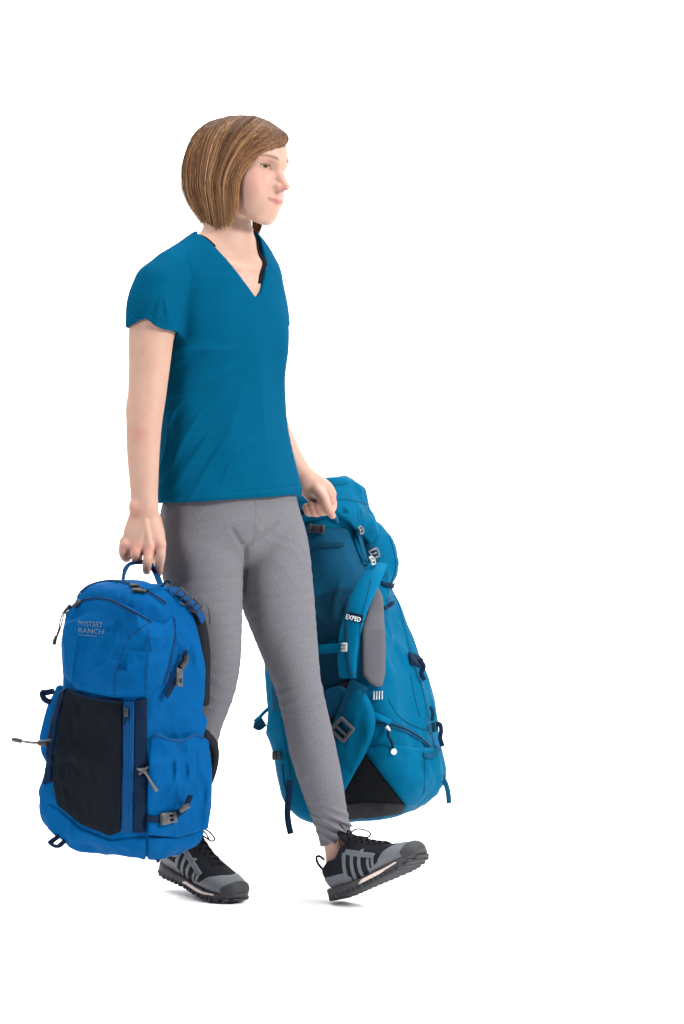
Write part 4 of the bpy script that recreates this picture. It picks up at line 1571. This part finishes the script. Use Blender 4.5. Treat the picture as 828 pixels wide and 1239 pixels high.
nets_obj('main_compartment', lo2, *bx2(300, 570, 550, 1010), .0034, M_TEAL, pack2)
LID = [(362, 636), (366, 592), (386, 580), (418, 577), (444, 588), (452, 612), (459, 645), (447, 660), (437, 650), (421, 634), (404, 626), (384, 632)]
lid = patch(lo2, .017, LID, PZ2, Plane(O2 + .10 * V2, V2), k=.012, disp=lambda P: crumple(P, 14, .005, 16, .0052, 15))
ld = nets_obj('lid', lid, *bx2(340, 565, 475, 675), .0034, M_TEAL, pack2)
seam(lid, [(402, 604), (424, 605), (444, 610)], ld, M_TEAL_D, .0012)
seam(lid, [(388, 584), (404, 587), (420, 585)], ld, M_TEAL_D, .0012)
strap(lid, [(366, 634), (385, 631), (404, 626), (421, 635), (437, 651), (446, 659)], .006, M_TEAL_D, ld, 'edge_binding', off=.0008)
# harness side
bpn = patch(lo2, .004, [(345, 640), (420, 640), (446, 690), (440, 760), (432, 835), (420, 860), (330, 860), (325, 780)], PZ2, FS2, k=.006)
nets_obj('back_panel', bpn, *bx2(315, 630, 460, 870), .0036, M_TEAL_D, pack2)
bpm = patch(lo2, .009, [(360, 726), (385, 722), (412, 712), (430, 712), (428, 760), (424, 840), (390, 850), (360, 830)], PZ2, FS2, k=.006)  # mesh darkened to stand in for the shadow beside the strap
nets_obj('back_mesh_shade', bpm, *bx2(360, 705, 430, 860), .0036, M_TEAL_N, pack2)
gp2 = patch(lo2, .013, [(455, 706), (463, 722), (465.5, 770), (465.5, 815), (462, 829), (455, 831), (446, 826), (438, 816), (438, 760)], PZ2, FS2, k=.008, r=0)
nets_obj('back_padding', gp2, *bx2(425, 695, 480, 845), .0034, M_GREYPAD, pack2)
cen = [(440, 690), (436, 705), (430, 735), (426, 765), (425, 795), (426, 821)]
wid = [.034, .034, .028, .025, .023, .0205]
P, N = on(lo2s, cen, .023)
ss = Model().add(Limb([(p, a, .0085) for p, a in zip(P, wid)], side=U2, n=6)).cut(Plane(at(426, 820, c2d - .15), (0, 0, -1)), .002)
sso = nets_obj('shoulder_strap', ss, *bx2(400, 675, 470, 835), .003, M_TEAL_L, pack2)
strap(ss, [(424, 712), (420, 740), (419.5, 770), (421, 795), (425, 818)], .011, M_TEAL_D, sso, 'webbing', off=.0012)
seam(ss, [(449, 702), (438, 748), (434, 785), (431, 818)], sso, M_TEAL_D)
lab = patch(ss, .0022, [(417, 739.5), (440, 746), (438.3, 755.5), (416, 749)], PZ2, FS2, k=.001, depth=.003)
lbo = nets_obj('label_patch', lab, *bx2(405, 728, 450, 765), .0022, M_NAVY, sso)
lettering(lab, 'EXPED', 418.2, 748.2, 20, 5.0, 7.6, M_PRINT_W, sso, bold=.012, sx=.82)
# load lifters and the lid straps
strap(lo2s, [(421, 636), (426, 652), (430, 668), (434, 684)], .020, M_TEAL_D, pack2, 'load_lifter', off=.020)
ladder(sframe(lo2s, 424.5, 646, 80, .025), .016, .019, M_PLASTIC_L, pack2)
ladder(sframe(lo2s, 433.5, 686, 85, .036), .017, .018, M_SILVER, pack2)
strap(lo2s, [(445, 655), (450, 668), (455, 682), (460, 700)], .016, M_TEAL_D, pack2, 'lid_strap', off=.013)
ladder(sframe(lo2s, 451.5, 670, 68, .018), .018, .018, M_PLASTIC_L, pack2)
fr = sframe(lo2s, 384, 641, 5, .012)
MB().box(fr[0], *fr[1:], (.036, .018, .006), .3).box(fr[0] + fr[1] * .014 + fr[3] * .003, *fr[1:], (.004, .022, .005), .3).box(fr[0] - fr[1] * .014 + fr[3] * .003, *fr[1:], (.004, .022, .005), .3).build('haul_buckle', M_BLACK_P, pack2)
# haul handle through the fist
MB().ribbon([at(352, 632, .165), at(364, 621, .130), at(376, 614, .124), at(388, 613, .124), at(398, 617, .130), at(409, 630, .165)], .020, .004, [(-.4, -.6, .5), (-.3, -.7, .6), (0, -.6, .8), (0, -.6, .8), (.3, -.7, .6), (.4, -.6, .5)], n=6).build('haul_handle', M_TEAL_D, pack2)
# sternum strap
P, N = on(lo2s, [(384, 786), (396, 785), (408, 784), (418, 783)], .030)
MB().ribbon(P, .020, .003, N).build('chest_strap', M_TEAL, pack2)
fr = sframe(ss, 418.5, 783, 90, .006)
MB().box(fr[0], *fr[1:], (.020, .012, .007), .3).box(fr[0] + fr[3] * .003, *fr[1:], (.004, .014, .005), .3).box(fr[0] + fr[1] * .007 + fr[3] * .003, *fr[1:], (.003, .014, .005), .3).box(fr[0] - fr[1] * .007 + fr[3] * .003, *fr[1:], (.003, .014, .005), .3).build('chest_clip', M_SILVER, pack2)
strap(lo2s, [(384, 740), (392, 756), (400, 772), (408, 780)], .018, M_TEAL, pack2, 'chest_strap', off=.016)
# hip belt
wing = patch(lo2, .034, [(437, 829), (447, 846), (453, 862), (453, 880), (444, 905), (428, 934), (412, 962), (396, 975), (388, 940), (398, 900), (412, 868), (424, 838)], PZ2, FS2, k=.016, n=3, disp=lambda P: crumple(P, 14, .003, 18, .0024, 18))
wo = nets_obj('hip_belt', wing, *bx2(375, 815, 470, 985), .0034, M_TEAL, pack2)
wing2 = patch(lo2, .026, [(384, 842), (398, 832), (413, 828), (420, 832), (418, 850), (408, 864), (396, 872), (384, 874)], PZ2, FS2, k=.012)
nets_obj('hip_belt', wing2, *bx2(370, 815, 435, 890), .0036, M_TEAL_D, pack2)
gap = patch(lo2, .020, [(412, 826), (431, 822), (428, 840), (416, 862), (400, 890), (388, 900), (384, 880), (402, 862)], PZ2, FS2, k=.006)  # black patch standing in for the shade in the gap by the belt
nets_obj('belt_gap_shade', gap, *bx2(372, 812, 442, 910), .0036, M_PAD, pack2)
strap(lo2s, [(440, 826), (436, 840), (430, 856), (424, 870), (417, 886)], .042, M_TEAL_D, pack2, 'belt_strap', off=.038)
fr = sframe(lo2s, 424, 879, 38, .046)
o = MB()
for sx, sy, lx, ly in ((-.5, 0, .008, .046), (.5, 0, .008, .046), (0, -.5, .044, .008), (0, .5, .044, .008), (0, -.1, .044, .006)):
    o.box(fr[0] + fr[1] * sx * .036 + fr[2] * sy * .036, *fr[1:], (lx * .9, ly * .86, .008), .3)
o.build('belt_buckle', M_PLASTIC, pack2)
P, N = on(lo2s, [(406, 892), (414, 884), (424, 876)], .043)
MB().ribbon(P, .032, .003, N).build('belt_webbing', M_TEAL_N, pack2)
for k in range(4):
    fr = sframe(lo2, 452.5 + k * 3.0, 841, 92, .010)
    MB().box(fr[0], *fr[1:], (.018, .003, .002), .3).build('badge_bar', M_SILVER, pack2)
# lower compartment
lum = patch(lo2, .006, [(440, 907), (489, 969), (487, 981), (424, 990), (400, 985), (404, 955)], PZ2, FS2, k=.004)
nets_obj('lumbar_panel', lum, *bx2(385, 895, 505, 1005), .0036, M_PAD, pack2)
lum2 = patch(lo2, .012, [(415, 968), (450, 966), (488, 968), (487, 980), (424, 990), (408, 986)], PZ2, FS2, k=.006)
nets_obj('lumbar_trim', lum2, *bx2(395, 955, 505, 1005), .0036, M_DGREY, pack2)
low = patch(lo2, .012, [(441, 903), (452, 900), (470, 897), (505, 902), (531, 905), (536, 940), (530, 960), (512, 974), (490, 972), (478, 955), (458, 930)], PZ2, FS2, k=.010, disp=lambda P: crumple(P, 12, .004, 14, .0048, 20))
lwo = nets_obj('lower_pocket', low, *bx2(430, 885, 550, 985), .0036, M_TEAL, pack2)
zipper(lo2, [(446, 874), (470, 876), (492, 884), (512, 897), (523, 912)], pack2, M_TEAL_D, M_NAVY, .014, off=.002)
seam(lo2, [(497, 818), (501, 840), (508, 868)], pack2, M_TEAL_D)
seam(lo2, [(466, 728), (478, 722), (486, 745), (497, 790)], pack2, M_TEAL_D)
seam(low, [(513, 905), (514, 935), (513, 960)], lwo, M_TEAL_D)
strap(lo2, [(464, 736), (470, 732), (475, 729)], .010, M_NAVY, pack2, 'strap_tab', off=.004)
strap(lo2, [(446, 862), (452, 864), (462, 869), (470, 874)], .012, M_TEAL_L, pack2, 'belt_tensioner', off=.012)
q = on(lo2, [(468, 881)], .010)[0][0]
MB().tube([q + np.array([-.004, 0, .004]), q, q + np.array([.002, -.004, -.006])], .0042, k=8).build('zip_slider', M_SILVER, pack2)
cc = MB()
pts = [q + np.array([0, -.004, -.004]), at(470, 890, q[1] - .008), at(474, 898, q[1] - .008), at(476, 906, q[1] - .006)]
C_ = catmull(pts, 5)
for i, p in enumerate(C_):
    cc.ball(p, .0036 if i % 2 else .0026, seg=8)
cc.build('zip_cord', M_NAVY, pack2, kind='stuff')
MB().ball(at(476.5, 909.5, q[1] - .007), (.0066, .0066, .0070)).build('zip_bead', M_PRINT_W, pack2)
# side straps and buckles on the right
strap(lo2, [(494, 797), (500, 799), (506, 801), (511, 805)], .030, M_NAVY, pack2, 'side_strap', off=.005)
MB().ribbon([at(507, 797, c2d - .02), at(513, 806, c2d - .02), at(510, 814, c2d - .02), at(514, 823, c2d - .02)], .010, .003, (.3, -1, .2), n=5).build('strap_tail', M_NAVY, pack2)
release_buckle(sframe(lo2, 519, 880, -8, .010), .034, .022, M_TEAL_N, pack2)
MB().ribbon([at(523, 872, c2d - .02), at(524, 862, c2d - .02), at(521, 855, c2d - .02)], .008, .0025, (.3, -1, .2), n=4).build('strap_tail', M_TEAL_N, pack2)
MB().ribbon([at(524, 879, c2d - .03), at(532, 876, c2d - .03), at(534, 884, c2d - .03), at(533, 893, c2d - .03), at(536, 903, c2d - .03)], .010, .0025, (.3, -1, .2), n=5).build('strap_tail', M_NAVY, pack2)
MB().ribbon([at(520, 912, c2d - .04), at(527, 928, c2d - .04), at(537, 943, c2d - .04), at(542, 957, c2d - .04), at(543.5, 972, c2d - .04)], .012, .0025, (.4, -1, .1), n=6).build('strap_tail', M_TEAL_D, pack2)
seam(lo2, [(526, 905), (533, 930), (530, 950)], pack2, M_NAVY, .0014)
# left side, seen between the legs
MB().ribbon([at(328, 855, c2d - .02), at(322, 860, c2d - .03), at(314, 868, c2d - .03), at(308, 873, c2d - .03)], .008, .002, (.2, -1, .5), n=5).build('strap_tail', M_TEAL, pack2)
MB().ribbon([at(307, 876, c2d - .03), at(313, 877, c2d - .03), at(320, 873, c2d - .03)], .026, .008, (.1, -1, .3), n=4, scale=[.6, 1, .8]).build('strap_keeper', M_TEAL_N, pack2)
release_buckle((at(335, 914, c2d - .07), np.array([1.0, 0, 0]), np.array([0, 0, 1.0]), np.array([0, -1.0, 0])), .022, .020, M_BLACK_P, pack2)
MB().ribbon([at(351, 944, c2d - .13), at(350, 960, c2d - .135), at(348, 980, c2d - .13), at(349, 995, c2d - .12), at(352, 1009, c2d - .12)], .014, .0028, (.1, -1, .0), n=5).build('strap_tail', M_NAVY, pack2)
seam(lo2, [(342, 925), (345, 950), (353, 972)], pack2, M_NAVY, .0016)
seam(lo2, [(340, 870), (346, 905), (352, 940)], pack2, M_TEAL_D, .0016)

seam(lo2, [(470, 846), (482, 866), (500, 878), (519, 884)], pack2, M_TEAL_D, .0015)
strap(lo2, [(461, 706), (468, 709), (476, 708)], .012, M_NAVY, pack2, 'side_strap', off=.004)
seam(lo2, [(470, 648), (476, 664), (479, 686), (474, 704)], pack2, M_TEAL_D, .0014)
seam(lo2, [(505, 802), (512, 838), (518, 868)], pack2, M_TEAL_D, .0013)
strap(low, [(531, 905), (526, 912), (520, 915), (512, 914)], .012, M_TEAL_D, pack2, 'side_strap', off=.003)
seam(lo2, [(392, 655), (396, 690), (392, 722)], pack2, M_TEAL_N, .0014)
strap(lo2s, [(374, 668), (392, 662), (412, 662)], .010, M_TEAL_N, pack2, 'frame_strap', off=.013)
